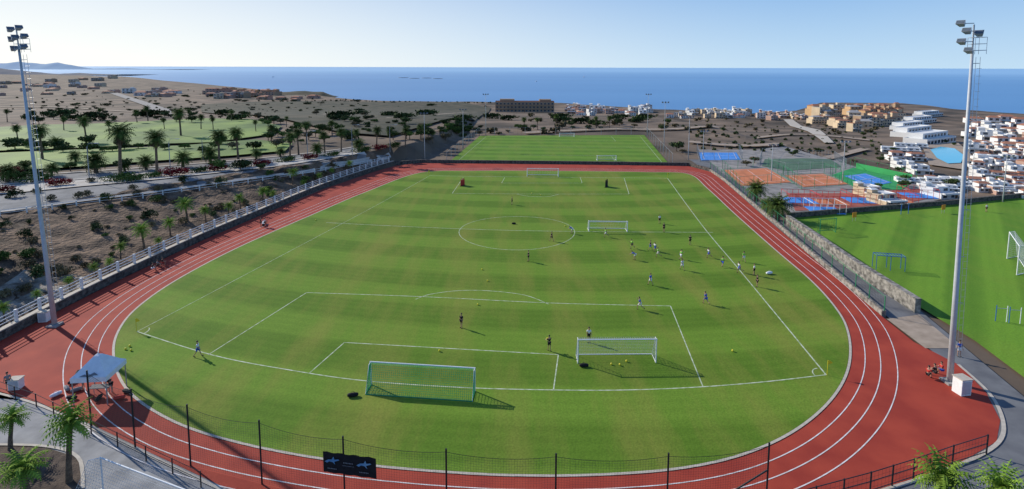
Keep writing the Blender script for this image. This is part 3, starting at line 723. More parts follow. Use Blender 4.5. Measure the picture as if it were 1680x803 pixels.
# ------------------------------------------------------------------ people
def joints(lh=0, lk=0, rh=0, rk=0, la=0, le=10, ra=0, re=10, lean=0, turn=0):
    r = radians; J = {}; J['pel'] = Vector((0, 0, 0))
    up = Vector((0, sin(r(lean)), cos(r(lean))))
    J['waist'] = up*.14; J['chest'] = up*.36; J['neck'] = up*.50; hd = (up+Vector((0, .08, .35))).normalized()
    J['jaw'] = J['neck']+hd*.09; J['head'] = J['jaw']+hd*.1; J['crown'] = J['head']+hd*.07
    for s_, n, h_, k_, a_, e_ in ((-1, 'l', lh, lk, la, le), (1, 'r', rh, rk, ra, re)):
        J['hip'+n] = Vector((s_*.09, 0, -.04)); J['knee'+n] = J['hip'+n]+Vector((s_*.02, sin(r(h_)), -cos(r(h_))))*.43
        J['ank'+n] = J['knee'+n]+Vector((0, sin(r(h_-k_)), -cos(r(h_-k_))))*.41
        q = r(h_-k_)*.5; J['toe'+n] = J['ank'+n]+Vector((s_*.02, .17*cos(q), -.05+.17*sin(q)))
        J['sh'+n] = J['chest']+up*.05+Vector((s_*.18, 0, 0))
        J['el'+n] = J['sh'+n]+Vector((s_*.16, sin(r(a_)), -cos(r(a_)))).normalized()*.28
        J['wr'+n] = J['el'+n]+Vector((s_*.05, sin(r(a_+e_)), -cos(r(a_+e_)))).normalized()*.25
        J['palm'+n] = J['wr'+n]+(J['wr'+n]-J['el'+n]).normalized()*.08
    lo = min(min(J['ank'+n].z-.07, J['toe'+n].z-.03) for n in 'lr'); lo = min(lo, -.13)
    for k in J: J[k].z -= lo
    return J
def skin_mesh(name, verts, edges, rads, sub=1):
    me = bpy.data.meshes.new(name); me.from_pydata([tuple(v) for v in verts], edges, []); ob = bpy.data.objects.new(name, me); COL.objects.link(ob)
    ob.modifiers.new('Skin', 'SKIN')
    sv = me.skin_vertices[0].data
    for i, r in enumerate(rads): sv[i].radius = (r, r)
    sv[0].use_root = True
    s_ = ob.modifiers.new('S', 'SUBSURF'); s_.levels = sub; s_.render_levels = sub
    dg = bpy.context.evaluated_depsgraph_get(); dg.update(); e_ = ob.evaluated_get(dg); m2 = bpy.data.meshes.new_from_object(e_, depsgraph=dg)
    bpy.data.objects.remove(ob); bpy.data.meshes.remove(me); m2.name = name
    m2.polygons.foreach_set('use_smooth', [True]*len(m2.polygons)); return m2
POSES = dict(stand=dict(lh=4, lk=2, rh=-3, rk=3, la=8, ra=-4, le=18, re=14), walk=dict(lh=24, lk=8, rh=-20, rk=18, la=-22, ra=24, le=18, re=30),
    run=dict(lh=48, lk=60, rh=-22, rk=50, la=-40, ra=45, le=70, re=85, lean=12), hips=dict(lh=6, lk=4, rh=-6, rk=4, la=-18, ra=-18, le=75, re=75),
    bend=dict(lh=25, lk=30, rh=10, rk=25, la=50, ra=45, le=15, re=20, lean=62), sit=dict(lh=100, lk=115, rh=95, rk=105, la=45, ra=35, le=30, re=40, lean=8), hold=dict(lh=8, lk=6, rh=-6, rk=4, la=30, ra=30, le=60, re=60))
BOD = {}
def body(pose):
    if pose in BOD: return BOD[pose]
    J = joints(**POSES[pose])
    order = ['pel', 'waist', 'chest', 'neck', 'jaw', 'head', 'crown']; R_ = dict(pel=.12, waist=.105, chest=.13, neck=.052, jaw=.07, head=.088, crown=.06, hip=.078, knee=.052, ank=.036, toe=.03, sh=.055, el=.04, wr=.026, palm=.033)
    names = order+[k+n for n in 'lr' for k in ('hip', 'knee', 'ank', 'toe', 'sh', 'el', 'wr', 'palm')]
    idx = {k: i for i, k in enumerate(names)}; E = [('pel', 'waist'), ('waist', 'chest'), ('chest', 'neck'), ('neck', 'jaw'), ('jaw', 'head'), ('head', 'crown')]
    for n in 'lr': E += [('pel', 'hip'+n), ('hip'+n, 'knee'+n), ('knee'+n, 'ank'+n), ('ank'+n, 'toe'+n), ('chest', 'sh'+n), ('sh'+n, 'el'+n), ('el'+n, 'wr'+n), ('wr'+n, 'palm'+n)]
    rd = [R_.get(k, R_.get(k[:-1], .05)) for k in names]
    bm_ = skin_mesh('body', [J[k] for k in names], [(idx[a], idx[b_]) for a, b_ in E], rd)
    mb = MB()
    for n, s_ in (('l', -1), ('r', 1)):
        d = (J['palm'+n]-J['wr'+n]).normalized(); side = Vector((0, 1, 0)); side = (side-d*side.dot(d)).normalized(); cu = d.cross(side)
        for k, ln in enumerate((.062, .072, .068, .052)):
            b0 = J['palm'+n]+side*(.024-.016*k)+d*.015; mb.poly([b0, b0+d*ln*.55, b0+d*ln*.9+cu*.012*s_], [.009, .008, .006], 5)
        b0 = J['wr'+n]+d*.035+side*.026; mb.poly([b0, b0+side*.022+d*.02, b0+side*.028+d*.05], [.01, .009, .007], 5)
    hc = J['head']; mb.poly([hc+Vector((0, .08, -.01)), hc+Vector((0, .108, -.03))], [.008, .014], 5)
    for s_ in (-1, 1): mb.poly([hc+Vector((s_*.082, 0, .015)), hc+Vector((s_*.094, -.01, -.03))], [.018, .012], 5)
    bb = bmesh.new(); bb.from_mesh(bm_); t = bpy.data.meshes.new('t'); t.from_pydata(mb.v, [], mb.f); bb.from_mesh(t); bb.to_mesh(bm_); bb.free(); bpy.data.meshes.remove(t)
    sh = skin_mesh('shirt', [J['waist']-Vector((0, 0, .06)), J['waist']+(J['chest']-J['waist'])*.4, J['chest']]+[J['sh'+n] for n in 'lr']+[J['sh'+n].lerp(J['el'+n], .7) for n in 'lr'], [(0, 1), (1, 2), (2, 3), (2, 4), (3, 5), (4, 6)], [.135, .135, .15, .075, .075, .06, .06])
    so = skin_mesh('shorts', [J['pel']]+[J['hip'+n] for n in 'lr']+[J['hip'+n].lerp(J['knee'+n], .75) for n in 'lr'], [(0, 1), (0, 2), (1, 3), (2, 4)], [.14, .1, .1, .085, .085])
    bmh = bmesh.new(); bmesh.ops.create_uvsphere(bmh, u_segments=12, v_segments=8, radius=.1)
    for v in bmh.verts:
        v.co = Vector((v.co.x*.98, v.co.y*1.05-.015, max(v.co.z, -.03 if v.co.y < 0 else .03)*1.02))+J['head']+Vector((0, 0, .025))
    hm = bpy.data.meshes.new('hair'); bmh.to_mesh(hm); bmh.free(); hm.polygons.foreach_set('use_smooth', [True]*len(hm.polygons))
    shoes = []
    for n in 'lr':
        a, b_ = J['ank'+n], J['toe'+n]; d = (b_-a); shoes.append(skin_mesh('shoe', [a-Vector((0, .03, .025)), a.lerp(b_, .6)-Vector((0, 0, .005)), b_+d*.12], [(0, 1), (1, 2)], [.045, .042, .03]))
    for q in [bm_, sh, so, hm]+shoes:
        q.materials.clear(); q.materials.append(MT['skin'])
    BOD[pose] = (bm_, sh, so, hm, shoes, J); return BOD[pose]
def person(u, v, pose, face, shirt, shorts, label, sc=.87, z=.05, hair='hair'):
    bm_, sh, so, hm, shoes, J = body(pose)
    r = empty('person', PZ(u, v, z), radians(face), label, 'person'); r.scale = (sc,)*3
    def ch(name, me, m_):
        o = bpy.data.objects.new(name, me); COL.objects.link(o); o.parent = r
        o.material_slots[0].link = 'OBJECT'; o.material_slots[0].material = MT[m_]
    ch('body', bm_, 'skin'); ch('shirt', sh, shirt); ch('shorts', so, shorts); ch('hair', hm, hair)
    for q in shoes: ch('shoe', q, 'cblack')
    return r
PP = [(325, 585, 'walk', -80, 'cwhite', 'cblue', 'person in white shirt and blue shorts walking near the left corner'),
 (757, 538, 'stand', 150, 'cblack', 'cblack', 'person in black standing alone at the top of the small goal area'),
 (901, 576, 'hold', 20, 'cblack', 'cblack', 'person in black holding a yellow ball left of the white goal'),
 (966, 562, 'stand', 180, 'cwhite', 'cblack', 'person in white shirt standing behind the near white goal'),
 (1050, 508, 'run', 60, 'cblue', 'cwhite', 'player in blue shirt and white shorts running on the penalty area line'),
 (1158, 499, 'run', 30, 'cblue', 'cblue', 'player in all blue right of the penalty area corner'),
 (1067, 468, 'walk', 40, 'cblue', 'cwhite', 'player in blue shirt between the centre circle and penalty area'),
 (1242, 471, 'stand', 90, 'cblack', 'cblack', 'person in black standing outside the right touchline'),
 (1237, 452, 'stand', 60, 'cwhite', 'cblack', 'player in white shirt beside the white bag'),
 (1213, 447, 'run', 80, 'cwhite', 'cblue', 'player in white shirt and blue shorts on the right touchline'),
 (1220, 430, 'walk', 0, 'cgreen', 'cwhite', 'player in green bib farthest right of the group'),
 (1185, 438, 'run', -40, 'cgreen', 'cblue', 'player in green bib and blue shorts just inside the right touchline'),
 (1163, 423, 'run', 90, 'cwhite', 'cblue', 'player in white shirt running right of the middle of the group'),
 (1119, 443, 'walk', 200, 'cwhite', 'cwhite', 'player in all white, nearest the camera in the middle group'),
 (1132, 402, 'hips', 180, 'cblack', 'cblack', 'coach in black watching at the back of the middle group'),
 (1117, 426, 'run', -60, 'cgreen', 'cwhite', 'player in green bib behind the all-white player'),
 (1080, 422, 'run', 80, 'cgreen', 'cwhite', 'player in green bib in the tight cluster by the halfway line'),
 (1075, 413, 'run', 110, 'cwhite', 'cblue', 'player in white shirt at the back of the tight cluster'),
 (1067, 411, 'walk', 70, 'cblack', 'cblue', 'player in dark shirt left in the tight cluster'),
 (1042, 427, 'bend', 60, 'cblue', 'cwhite', 'player in blue bending down left of the tight cluster'),
 (1037, 408, 'run', 100, 'cgreen', 'cblack', 'player in green bib at the left end of the group'),
 (1089, 381, 'stand', 200, 'cblack', 'cblack', 'person in black on the halfway line right of the small goal'),
 (1082, 367, 'stand', 190, 'cwhite', 'cblack', 'player in white beyond the halfway line, right of the small goal'),
 (994, 389, 'run', 90, 'cgreen', 'cwhite', 'goalkeeper in green bib in front of the goal near the centre circle'),
 (867, 429, 'hips', 90, 'cblack', 'cblack', 'person in black standing just below the centre circle'),
 (905, 396, 'walk', 60, 'cblack', 'cblack', 'person in black inside the centre circle'),
 (939, 384, 'bend', 60, 'cblue', 'cwhite', 'player in blue bending at the right edge of the centre circle'),
 (840, 336, 'stand', 90, 'cblack', 'cblack', 'lone person in black in the far half of the pitch'),
 (1522, 621, 'sit', -60, 'cred', 'cblack', 'person in red sitting on the apron, left of the seated three'),
 (1534, 618, 'sit', 30, 'cblack', 'cblack', 'person in black sitting between the other two by the right mast'),
 (1545, 614, 'sit', 80, 'cred', 'cblue', 'person in red and blue sitting closest to the right mast'),
 (1573, 585, 'stand', 180, 'cblue', 'cwhite', 'person in light blue standing on the path behind the right mast'),
 (250, 445, 'sit', -50, 'cblack', 'cwhite', 'person in black sitting at the left track wall, nearest the camera'),
 (258, 440, 'sit', -40, 'cgrey', 'cblack', 'person in grey sitting at the left track wall, middle of three'),
 (266, 436, 'sit', -60, 'cblack', 'cred', 'person in black and red sitting at the left track wall, farthest of three'),
 (434, 369, 'sit', -70, 'cwhite', 'cblack', 'person in white sitting on the bench far along the left track'),
 (428, 372, 'stand', -70, 'cblack', 'cblack', 'person in black standing by the bench far along the left track'),
 (1618, 348, 'stand', 200, 'cwhite', 'cblack', 'person in white at the back of the training field'),
 (137, 640, 'stand', 120, 'cblack', 'cgrey', 'person in black standing left of the tent'),
 (183, 645, 'bend', 60, 'cblack', 'cblack', 'person in black bending under the tent'),
 (14, 640, 'stand', 60, 'cgrey', 'cblack', 'person in grey beside the white cabinet at the left picture edge'),
]
for u, v, pose, face, s1, s2, lab in PP:
    person(u, v, pose, face, s1, s2, lab, z=.45 if (pose == 'sit' and u == 434) else (.045 if 190 < u < 1390 else .03))
J = BOD['hold'][5]; hp = PZ(901, 576, .05)
o = bpy.data.objects.new('football', bme); COL.objects.link(o); pm = (J['palml']+J['palmr'])/2*.87; a = radians(20); o.location = hp+Vector((pm.x*cos(a)-pm.y*sin(a), pm.x*sin(a)+pm.y*cos(a), pm.z)); tag(o, 'yellow ball held by the person in black near the white goal', 'ball', 'yellow footballs')
r = empty('bench', PZ(434, 369, .02), radians(-70), 'small bench beside the left track wall', 'bench')
MB().box((0, -.1, .43), (1.8, .45, .05)).build('seat', 'steelw', r)
for x in (-.7, .7): MB().box((x, -.1, .2), (.06, .4, .4)).build('leg', 'black', r)

# ------------------------------------------------------------------ plants
def frondset(mb, c, n, L_, rnd, e0=-35, e1=75, segs=9, wid=.26, droop=1.1):
    c = Vector(c)
    for i in range(n):
        az = i*2.39996+rnd.uniform(-.3, .3); el = radians(e0+(e1-e0)*((i+.5)/n)+rnd.uniform(-8, 8)); L1 = L_*rnd.uniform(.85, 1.1)
        p = c.copy(); h = Vector((cos(az), sin(az), 0)); side = Vector((-sin(az), cos(az), 0))
        for k in range(segs+1):
            t = k/segs; e = el-droop*t*t*1.2; d = h*cos(e)+Vector((0, 0, sin(e)))
            w_ = wid*L1*sin(pi*min(1, .12+.88*t**.75))**.7
            if k:
                q = p+d*L1/segs
                for s_ in (-1, 1):
                    tip = p+side*s_*w_+d*(w_*.55)-Vector((0, 0, abs(w_)*.45)); mb.add([p, q-(q-p)*.35, tip], [(0, 1, 2)])
                mb.add([p-side*.025, p+side*.025, q+side*.015, q-side*.015], [(0, 1, 2, 3)])
                p = q
def mk_palm(key, h, L_, n, fm, skirt, seed, tr=.22, lean=.3, wid=.26):
    rnd = random.Random(seed); r = empty('palm_tree'); r['label'] = ''
    MB().poly([(0, 0, -.3), (0, 0, 0), (lean*.2, 0, h*.33), (lean*.6, 0, h*.66), (lean, 0, h)], [tr*1.5, tr*1.25, tr, tr*.9, tr], 9).build('trunk', 'trunk', r, True)
    mb = MB(); frondset(mb, (lean, 0, h), n, L_, rnd, wid=wid); mb.build('crown', fm, r)
    if skirt:
        mb = MB(); frondset(mb, (lean, 0, h-.1), 44, L_*.85, rnd, -82, -45, 6, .2, .5); mb.build('dead_frond_skirt', 'skirt', r)
    PROTO[key] = r
mk_palm('tall', 7.6, 2.9, 66, 'frond', True, 1, .26); mk_palm('tall2', 7.2, 2.6, 56, 'frond', True, 2, .24, -.3)
mk_palm('fan', 2.6, 1.5, 40, 'frondl', False, 3, .13); mk_palm('fan2', 3.2, 1.7, 40, 'frondl', False, 4, .14, -.2)
mk_palm('near', 3.6, 1.75, 62, 'frondl', False, 5, .17, .3, .2); mk_palm('date', 2.2, 2.6, 60, 'frond', False, 6, .3)
def mk_shrub(key, rad, n, size, m_, seed, name='shrub'):
    rnd = random.Random(seed); r = empty(name); mb = MB(); mb.leaves((0, 0, rad[2]*.75), rad, n, size, rnd, 7); mb.build('foliage', m_, r)
    mb = MB()
    for k in range(4): a = k*1.7; mb.tube((0, 0, -.2), (cos(a)*rad[0]*.35, sin(a)*rad[1]*.35, rad[2]*.8), .06, .03, n=4)
    mb.build('stem', 'trunk', r); PROTO[key] = r
mk_shrub('sg', (1.5, 1.3, 1.), 420, .16, 'leaf', 1); mk_shrub('sd', (1.6, 1.5, 1.3), 420, .18, 'leafd', 2); mk_shrub('so', (1.3, 1.2, .8), 330, .14, 'leafo', 3)
mk_shrub('hr', (3.2, 1.3, 1.2), 1000, .17, 'red', 4, 'flowering_hedge'); mk_shrub('hg', (3.4, 1.4, 1.1), 1000, .17, 'leaf', 5, 'hedge')
mk_shrub('scrubbush', (1.6, 1.4, 1.0), 90, .45, 'leafd', 8, 'dark_bush'); mk_shrub('olivebush', (2.4, 1.8, 1.1), 100, .5, 'leafo', 9, 'olive_bush'); mk_shrub('hedgerow', (5.5, 1.6, 1.5), 260, .5, 'leafd', 10, 'hedge')
def mk_tree(key, h, rad, m_, seed, n=900, size=.35):
    rnd = random.Random(seed); r = empty('broadleaf_tree'); mb = MB(); mb.poly([(0, 0, -.3), (0, 0, h*.3), (.1, 0, h*.6)], [.22, .17, .1], 7)
    for k in range(5): a = k*1.26; mb.poly([(0, 0, h*.35), (cos(a)*rad*.4, sin(a)*rad*.4, h*.6), (cos(a)*rad*.7, sin(a)*rad*.7, h*.75)], [.09, .06, .03], 5)
    mb.build('trunk', 'trunk', r); mb = MB(); mb.leaves((0, 0, h*.62), (rad, rad, h*.34), n, size, rnd, 10); mb.build('crown', m_, r); PROTO[key] = r
mk_tree('td', 5, 3.4, 'leafd', 1, 1100, .28); mk_tree('tg', 4, 2.8, 'leaf', 2, 1000, .26); mk_tree('tf', 4.2, 3.4, 'leafd', 3, 300, .5); mk_tree('to', 3.6, 2.8, 'leafo', 4, 600, .3)
TP = [(70, 205, 264), (142, 192, 235), (198, 197, 292), (258, 215, 285), (243, 172, 200), (360, 214, 272), (391, 210, 262), (476, 218, 262), (490, 207, 255), (560, 208, 250), (618, 205, 245), (665, 207, 240), (297, 178, 225), (503, 200, 235), (533, 213, 252), (860, 193, 214), (882, 192, 213), (912, 188, 208), (1000, 190, 212), (978, 190, 210), (710, 213, 235), (30, 205, 236),
      (105, 190, 216), (165, 176, 196), (330, 188, 214), (350, 190, 214), (420, 195, 218), (445, 205, 232), (585, 212, 240), (640, 210, 236), (225, 180, 203), (310, 178, 198), (380, 180, 200), (545, 198, 222), (690, 205, 228), (470, 190, 208), (270, 192, 214), (180, 198, 222), (12, 178, 200), (55, 180, 203)]
TP.sort()
for i, (u, vt, vb) in enumerate(TP):
    p, h = hgt(u, vb, vt); s_ = h/9.0
    place('tall' if i % 2 else 'tall2', p, random.uniform(0, 6), s_, 'tall feathery palm with brown skirt, %s from left of the tall palms' % nth(i+1), 'palm tree', 'tall palms beyond the road')
DP = [(85, 268, 290), (158, 250, 285), (240, 255, 280), (300, 248, 275), (12, 270, 300), (420, 245, 262), (345, 240, 268), (90, 225, 246), (520, 235, 256), (590, 228, 248), (40, 265, 283), (125, 248, 268), (460, 243, 258), (205, 262, 282)]
DP.sort()
for i, (u, vt, vb) in enumerate(DP):
    p, h = hgt(u, vb, vt); place('date', p, random.uniform(0, 6), h/3.6, 'low wide date palm near the road, %s from left of the low palms' % nth(i+1), 'palm tree', 'low date palms near the road')
FPM = [(62, 482, 500), (115, 460, 478), (158, 437, 455), (198, 405, 425), (237, 378, 412), (280, 366, 390), (308, 334, 365), (338, 345, 365), (375, 338, 357), (430, 314, 335), (448, 318, 333), (480, 283, 303), (395, 325, 345), (497, 300, 313), (525, 288, 300), (545, 280, 292), (575, 268, 282), (8, 505, 530), (260, 395, 410), (180, 430, 448)]
FPM.sort()
for i, (u, vt, vb) in enumerate(FPM):
    p, h = hgt(u, vb, vt); place('fan' if i % 2 else 'fan2', p, random.uniform(0, 6), 1.35*h/(3.4 if i % 2 else 4.), 'small bright green palm on the stony bank, %s from the left' % nth(i+1), 'palm tree', 'small palms on the stony bank')
for u, v, h, s_, lab in [(105, 698, 3.8, .95, 'bright green palm on the concrete path at lower left, tallest of three'), (45, 765, 2.6, .95, 'bushy palm in the dark bed at the lower left corner'), (12, 688, 2.2, .75, 'small palm cut by the left picture edge'), (1560, 788, 3.4, 1.05, 'palm crown at the bottom edge, lower right'), (1650, 806, 3.4, .9, 'palm crown in the bottom right corner')]:
    q = PZ(u, v, h); q.z = 0; k = h/3.6
    place('near', q, random.uniform(0, 6), (s_, s_, k), lab, 'palm tree')
for u, v, vt, lab in [(1240, 330, 290, 'palm beside the left end of the padel courts'), (1275, 362, 312, 'large palm at the end of the rubble wall'), (1258, 350, 322, 'smaller palm next to the large one at the rubble wall')]:
    p, h = hgt(u, v, vt); place('date', p, 1., h/4.4, lab, 'palm tree')
HG = [(22, 296, 'hg'), (60, 300, 'hg'), (100, 305, 'hr'), (150, 300, 'so'), (195, 297, 'hg'), (215, 299, 'hg'), (290, 289, 'hr'), (250, 292, 'hg'), (325, 284, 'hg'), (358, 281, 'hr'), (430, 273, 'hr'), (395, 276, 'hg'), (470, 266, 'hg'), (510, 262, 'hr'), (545, 257, 'hg'), (5, 318, 'hr'), (55, 290, 'hg'), (11, 287, 'hr'), (595, 250, 'hg'), (625, 246, 'hr'), (645, 242, 'hg')]
HG.sort()
for i, (u, v, k) in enumerate(HG):
    p = P(u, v); sc_ = random.uniform(.7, .95)
    place(k, p, radians(28), sc_, '%s on the road median, %s planting from the left' % ({'hg': 'rounded green hedge', 'hr': 'dark red flowering hedge', 'so': 'loose olive shrub'}[k], nth(i+1)), 'hedge' if k != 'so' else 'shrub', 'plantings on the road median')
rs = random.Random(5); SB = []
for i in range(95):
    u = rs.uniform(0, 560); va = 352-.155*u; vb = 540-.46*u
    vv = va+(vb-va)*rs.uniform(.06, .85)**1.2; SB.append((u+rs.gauss(0, 6), vv, 0))
SB += [(a, b_, 1) for a, b_ in [(45, 440), (40, 425), (130, 325), (85, 330), (220, 312), (245, 360), (300, 300), (25, 325), (60, 318), (145, 322), (175, 331), (225, 322), (260, 314)]]
SB.sort()
for i, (u, v, bg_) in enumerate(SB):
    p = P(u, v); k = rs.choice(['so', 'so', 'so', 'so', 'sg', 'sd']); place(k, p, rs.uniform(0, 6), (.8 if bg_ else rs.uniform(.2, .8)**1.3+.12), '%s shrub on the stony bank, %s from the left' % ({'sg': 'green', 'so': 'olive brown', 'sd': 'dark'}[k], nth(i+1)), 'shrub', 'shrubs on the stony bank')
TR = []
for i in range(66): TR.append((rs.uniform(440, 770), rs.uniform(198, 236)))
for i in range(48): TR.append((rs.uniform(0, 470), rs.choice([rs.uniform(246, 252), rs.uniform(194, 204), rs.uniform(280, 288), rs.uniform(238, 248)])))
for i in range(24): TR.append((rs.uniform(690, 800), rs.uniform(206, 224)))
for i in range(50): TR.append((rs.uniform(30, 600), rs.uniform(162, 194)))
for i in range(18): TR.append((rs.uniform(800, 1100), rs.uniform(203, 217)))
for i in range(56): TR.append((rs.uniform(1440, 1680), rs.uniform(205, 312)))
for i in range(20): TR.append((rs.uniform(1335, 1450), rs.uniform(190, 226)))
TR += [(1225, 273), (1300, 256), (1345, 252), (1400, 268), (1440, 270), (1475, 282), (1238, 268), (1110, 248), (1120, 252)]
TR = sorted(t for t in TR if not (1510 < t[0] < 1598 and 246 < t[1] < 300))
for i, (u, v) in enumerate(TR):
    p = P(u, v)-Vector((0, 0, .1)); k = rs.choice(['tf', 'tf', 'to']) if v < 200 else rs.choice(['td', 'tg', 'tf', 'tg', 'to']); place(k, p, rs.uniform(0, 6), rs.uniform(.4, .95)*(.85 if u < 1400 else .55), 'rounded tree, %s from the left among the scattered broadleaf trees' % nth(i+1), 'tree', 'scattered broadleaf trees')
for i, (x, y) in enumerate([(-69, 64), (-65.5, 57.5), (-62.5, 52), (-58.5, 46.5)]):  # trees put in out of view to cast shade on the apron
    place('tg', (x, y, T(x, y)), i*1.3, (1.4, 1.4, 2.3), 'unseen tree added for shade beyond the left picture edge, %s from the back' % nth(i+1), 'tree', 'unseen trees added to shade the track apron')
SR = []
for row in range(7):
    for i in range(17): SR.append((1120+row*6+i*19+rs.uniform(-6, 6), 206+row*6.5+i*.5+rs.uniform(-2, 2)))
for i in range(55): SR.append((450+i*7+rs.uniform(-3, 3), 166+rs.uniform(-1, 2)))
for i in range(115): SR.append((rs.uniform(20, 800), rs.uniform(146, 200)))
for (u, v) in SR:
    if v < coastv(u)+1: v = coastv(u)+2
    p = P(u, v); place('scrubbush', p, rs.uniform(0, 6), rs.uniform(.4, 1.0)*(1.3 if v < 180 else .8), 'small dark bush dotted over the dry land', 'bush', 'small dark bushes dotted over the dry land')
for i in range(170):
    u, v = (rs.uniform(10, 640), rs.uniform(146, 198)) if i % 2 else (rs.uniform(800, 1440), rs.uniform(190, 222))
    if v < coastv(u)+1: v = coastv(u)+2
    place('olivebush', P(u, v), rs.uniform(0, 6), rs.uniform(.5, 1.4), 'dry olive bush among the darker bushes on the dry land', 'bush', 'dry olive bushes on the dry land')
HR = sorted([(rs.uniform(20, 780), rs.choice([158, 166, 174, 182, 190, 197])+rs.uniform(-2, 2)) for _ in range(56)]+[(rs.uniform(800, 1060), rs.uniform(194, 204)) for _ in range(12)])
for i, (u, v) in enumerate(HR):
    if v < coastv(u)+2: v = coastv(u)+3
    place('hedgerow', P(u, v), rs.uniform(-.3, .3), rs.uniform(.8, 1.6), 'long dark hedge on the land before the coast, %s from the left' % nth(i+1), 'hedge', 'long hedges before the coast')

# ------------------------------------------------------------------ buildings
def win(root, x, y, z, w_, h_, fm='wwall'):
    f = MB(); t = .08
    f.box((x, y-.04, z+h_/2+t/2), (w_+2*t, .12, t)).box((x, y-.04, z-h_/2-t/2), (w_+2*t, .16, t)).box((x-w_/2-t/2, y-.04, z), (t, .12, h_)).box((x+w_/2+t/2, y-.04, z), (t, .12, h_))
    fo = f.build('window', fm, root); MB().box((x, y-.02, z), (w_, .06, h_)).build('pane', 'glass', fo)
def mk_house(key, name, vols, wins, doors, balc, roofs, wm='wwall', rm='greyroof', chim=None):
    r = empty(name); mb = MB()
    for c, d in vols: mb.box((c[0], c[1], c[2]+d[2]/2-.5), (d[0], d[1], d[2]+1.0))
    mb.build('wall', wm, r)
    for (x, y, z, w_, h_) in wins: win(r, x, y, z, w_, h_)
    for (x, y, z) in doors: MB().box((x, y-.03, z+1.05), (1.0, .1, 2.1)).build('door', 'wood', r)
    for (x, y, z, w_, d) in balc:
        b_ = MB().box((x, y-d/2, z), (w_, d, .15)).build('balcony', wm, r)
        mb = MB(); mb.box((x, y-d+.05, z+.5), (w_, .1, .85)).box((x-w_/2+.05, y-d/2, z+.5), (.1, d-.2, .85)).box((x+w_/2-.05, y-d/2, z+.5), (.1, d-.2, .85)); mb.build('parapet', wm, b_)
    mb = MB()
    for rf in roofs:
        if rf[0] == 'flat':
            _, x, y, z, w_, d = rf; mb.box((x, y, z+.03), (w_-.5, d-.5, .06))
            for s_ in (-1, 1): mb.box((x+s_*(w_/2-.12), y, z+.25), (.24, d, .5)); mb.box((x, y+s_*(d/2-.12), z+.25), (w_-.48, .24, .5))
        else:
            _, x, y, z, w_, d, hh = rf; a, c = w_/2+.3, d/2+.3
            mb.add([(x-a, y-c, z), (x+a, y-c, z), (x+a, y+c, z), (x-a, y+c, z), (x-a*.5, y, z+hh), (x+a*.5, y, z+hh)], [(0, 1, 5, 4), (1, 2, 5), (2, 3, 4, 5), (3, 0, 4), (3, 2, 1, 0)])
    ro = mb.build('roof', rm, r)
    if chim: MB().box(chim, (.7, .7, 1.4)).build('chimney', wm, ro)
    PROTO[key] = r
TW = [(-2, -4.5, 1.5, 1.6, 1.8), (1.2, -4.5, 1.5, 1.4, 1.8), (-1.8, -.9, 4.5, 1.5, 1.6), (1.7, -.9, 4.4, 1.8, 1.9)]
mk_house('terr', 'terraced_house', [((0, 0, 0), (7, 9, 3)), ((0, 1.8, 3), (7, 5.4, 2.9)), ((-2.4, 3.3, 5.9), (2.2, 2.4, 2.0))], TW, [(2.7, -4.5, 0)], [(0, -4.5, 3.0, 6.5, 1.4)], [('flat', 0, -2.6, 3.0, 6.9, 3.4), ('flat', .9, 1.8, 5.9, 4.4, 5.2), ('hip', -2.4, 3.3, 7.9, 2.2, 2.4, .8)], rm='wwall')
mk_house('terr2', 'terraced_house', [((0, 0, 0), (8, 8, 3)), ((1, 1.5, 3), (6, 5, 2.8))], [(-2.4, -4, 1.5, 1.6, 1.8), (0, -4, 1.5, 1.4, 1.8), (-.6, -1, 4.5, 1.5, 1.5), (2.3, -1, 4.4, 1.6, 1.8)], [(2.7, -4, 0)], [(0, -4, 3.0, 5.5, 1.3)], [('flat', 0, -2.5, 3.0, 7.9, 2.8), ('hip', 1, 1.5, 5.8, 6, 5, 1.3)], rm='roof')
vols = []; wn_ = []; bl_ = []; rf_ = []
for k in range(3):
    x = -7+k*7; y = k*1.6; vols += [((x, y, 0), (6.96, 9, 3)), ((x, y+1.8, 3), (6.96, 5.4, 2.9-.5*(k % 2)))]
    wn_ += [(x-1.8, y-4.5, 1.5, 1.8, 1.9), (x+1.4, y-4.5, 1.5, 1.6, 1.9), (x-1.5, y-.9, 4.2, 1.8, 1.7), (x+1.7, y-.9, 4.2, 1.6, 1.7)]
    bl_.append((x, y-4.5, 3.0, 6.3, 1.4)); rf_ += [('flat', x, y-2.6, 3.0, 6.9, 3.4), ('flat', x, y+1.8, 5.9-.5*(k % 2), 6.8, 5.2)]
mk_house('row', 'stepped_house_row', vols, wn_, [(-7.2, -4.5, 0)], bl_, rf_, rm='wwall')
mk_house('block', 'town_house', [((0, 0, 0), (10, 9, 8.4)), ((2.5, 1.5, 8.4), (3, 3, 2.2))], [(x, -4.5, z, 1.5, 1.7) for z in (1.6, 4.4, 7.1) for x in (-3.4, 0, 3.4)], [(1.7, -4.5, 0)], [(-3.2, -4.5, 3.2, 2.8, 1.1), (3.2, -4.5, 5.9, 2.8, 1.1)], [('flat', 0, 0, 8.4, 10, 9), ], rm='greyroof')
mk_house('long', 'apartment_house', [((0, 0, 0), (22, 10, 6)), ((-4, 1, 6), (10, 8, 2.8)), ((8, 1, 6), (4, 4, 4))], [(x, -5, z, 1.7, 1.7) for z in (1.7, 4.5) for x in (-9, -6, -3, 0, 3, 6, 9)]+[(x, -3, 7.4, 1.5, 1.5) for x in (-7, -4, -1)], [(4.5, -5, 0)], [(-4.5, -5, 3., 12, 1.2)], [('flat', 5, 0, 6, 12, 10), ('hip', -4, 1, 8.8, 10, 8, 1.4), ('hip', 8, 1, 10, 4, 4, 1.2)], rm='roof', wm='cream')
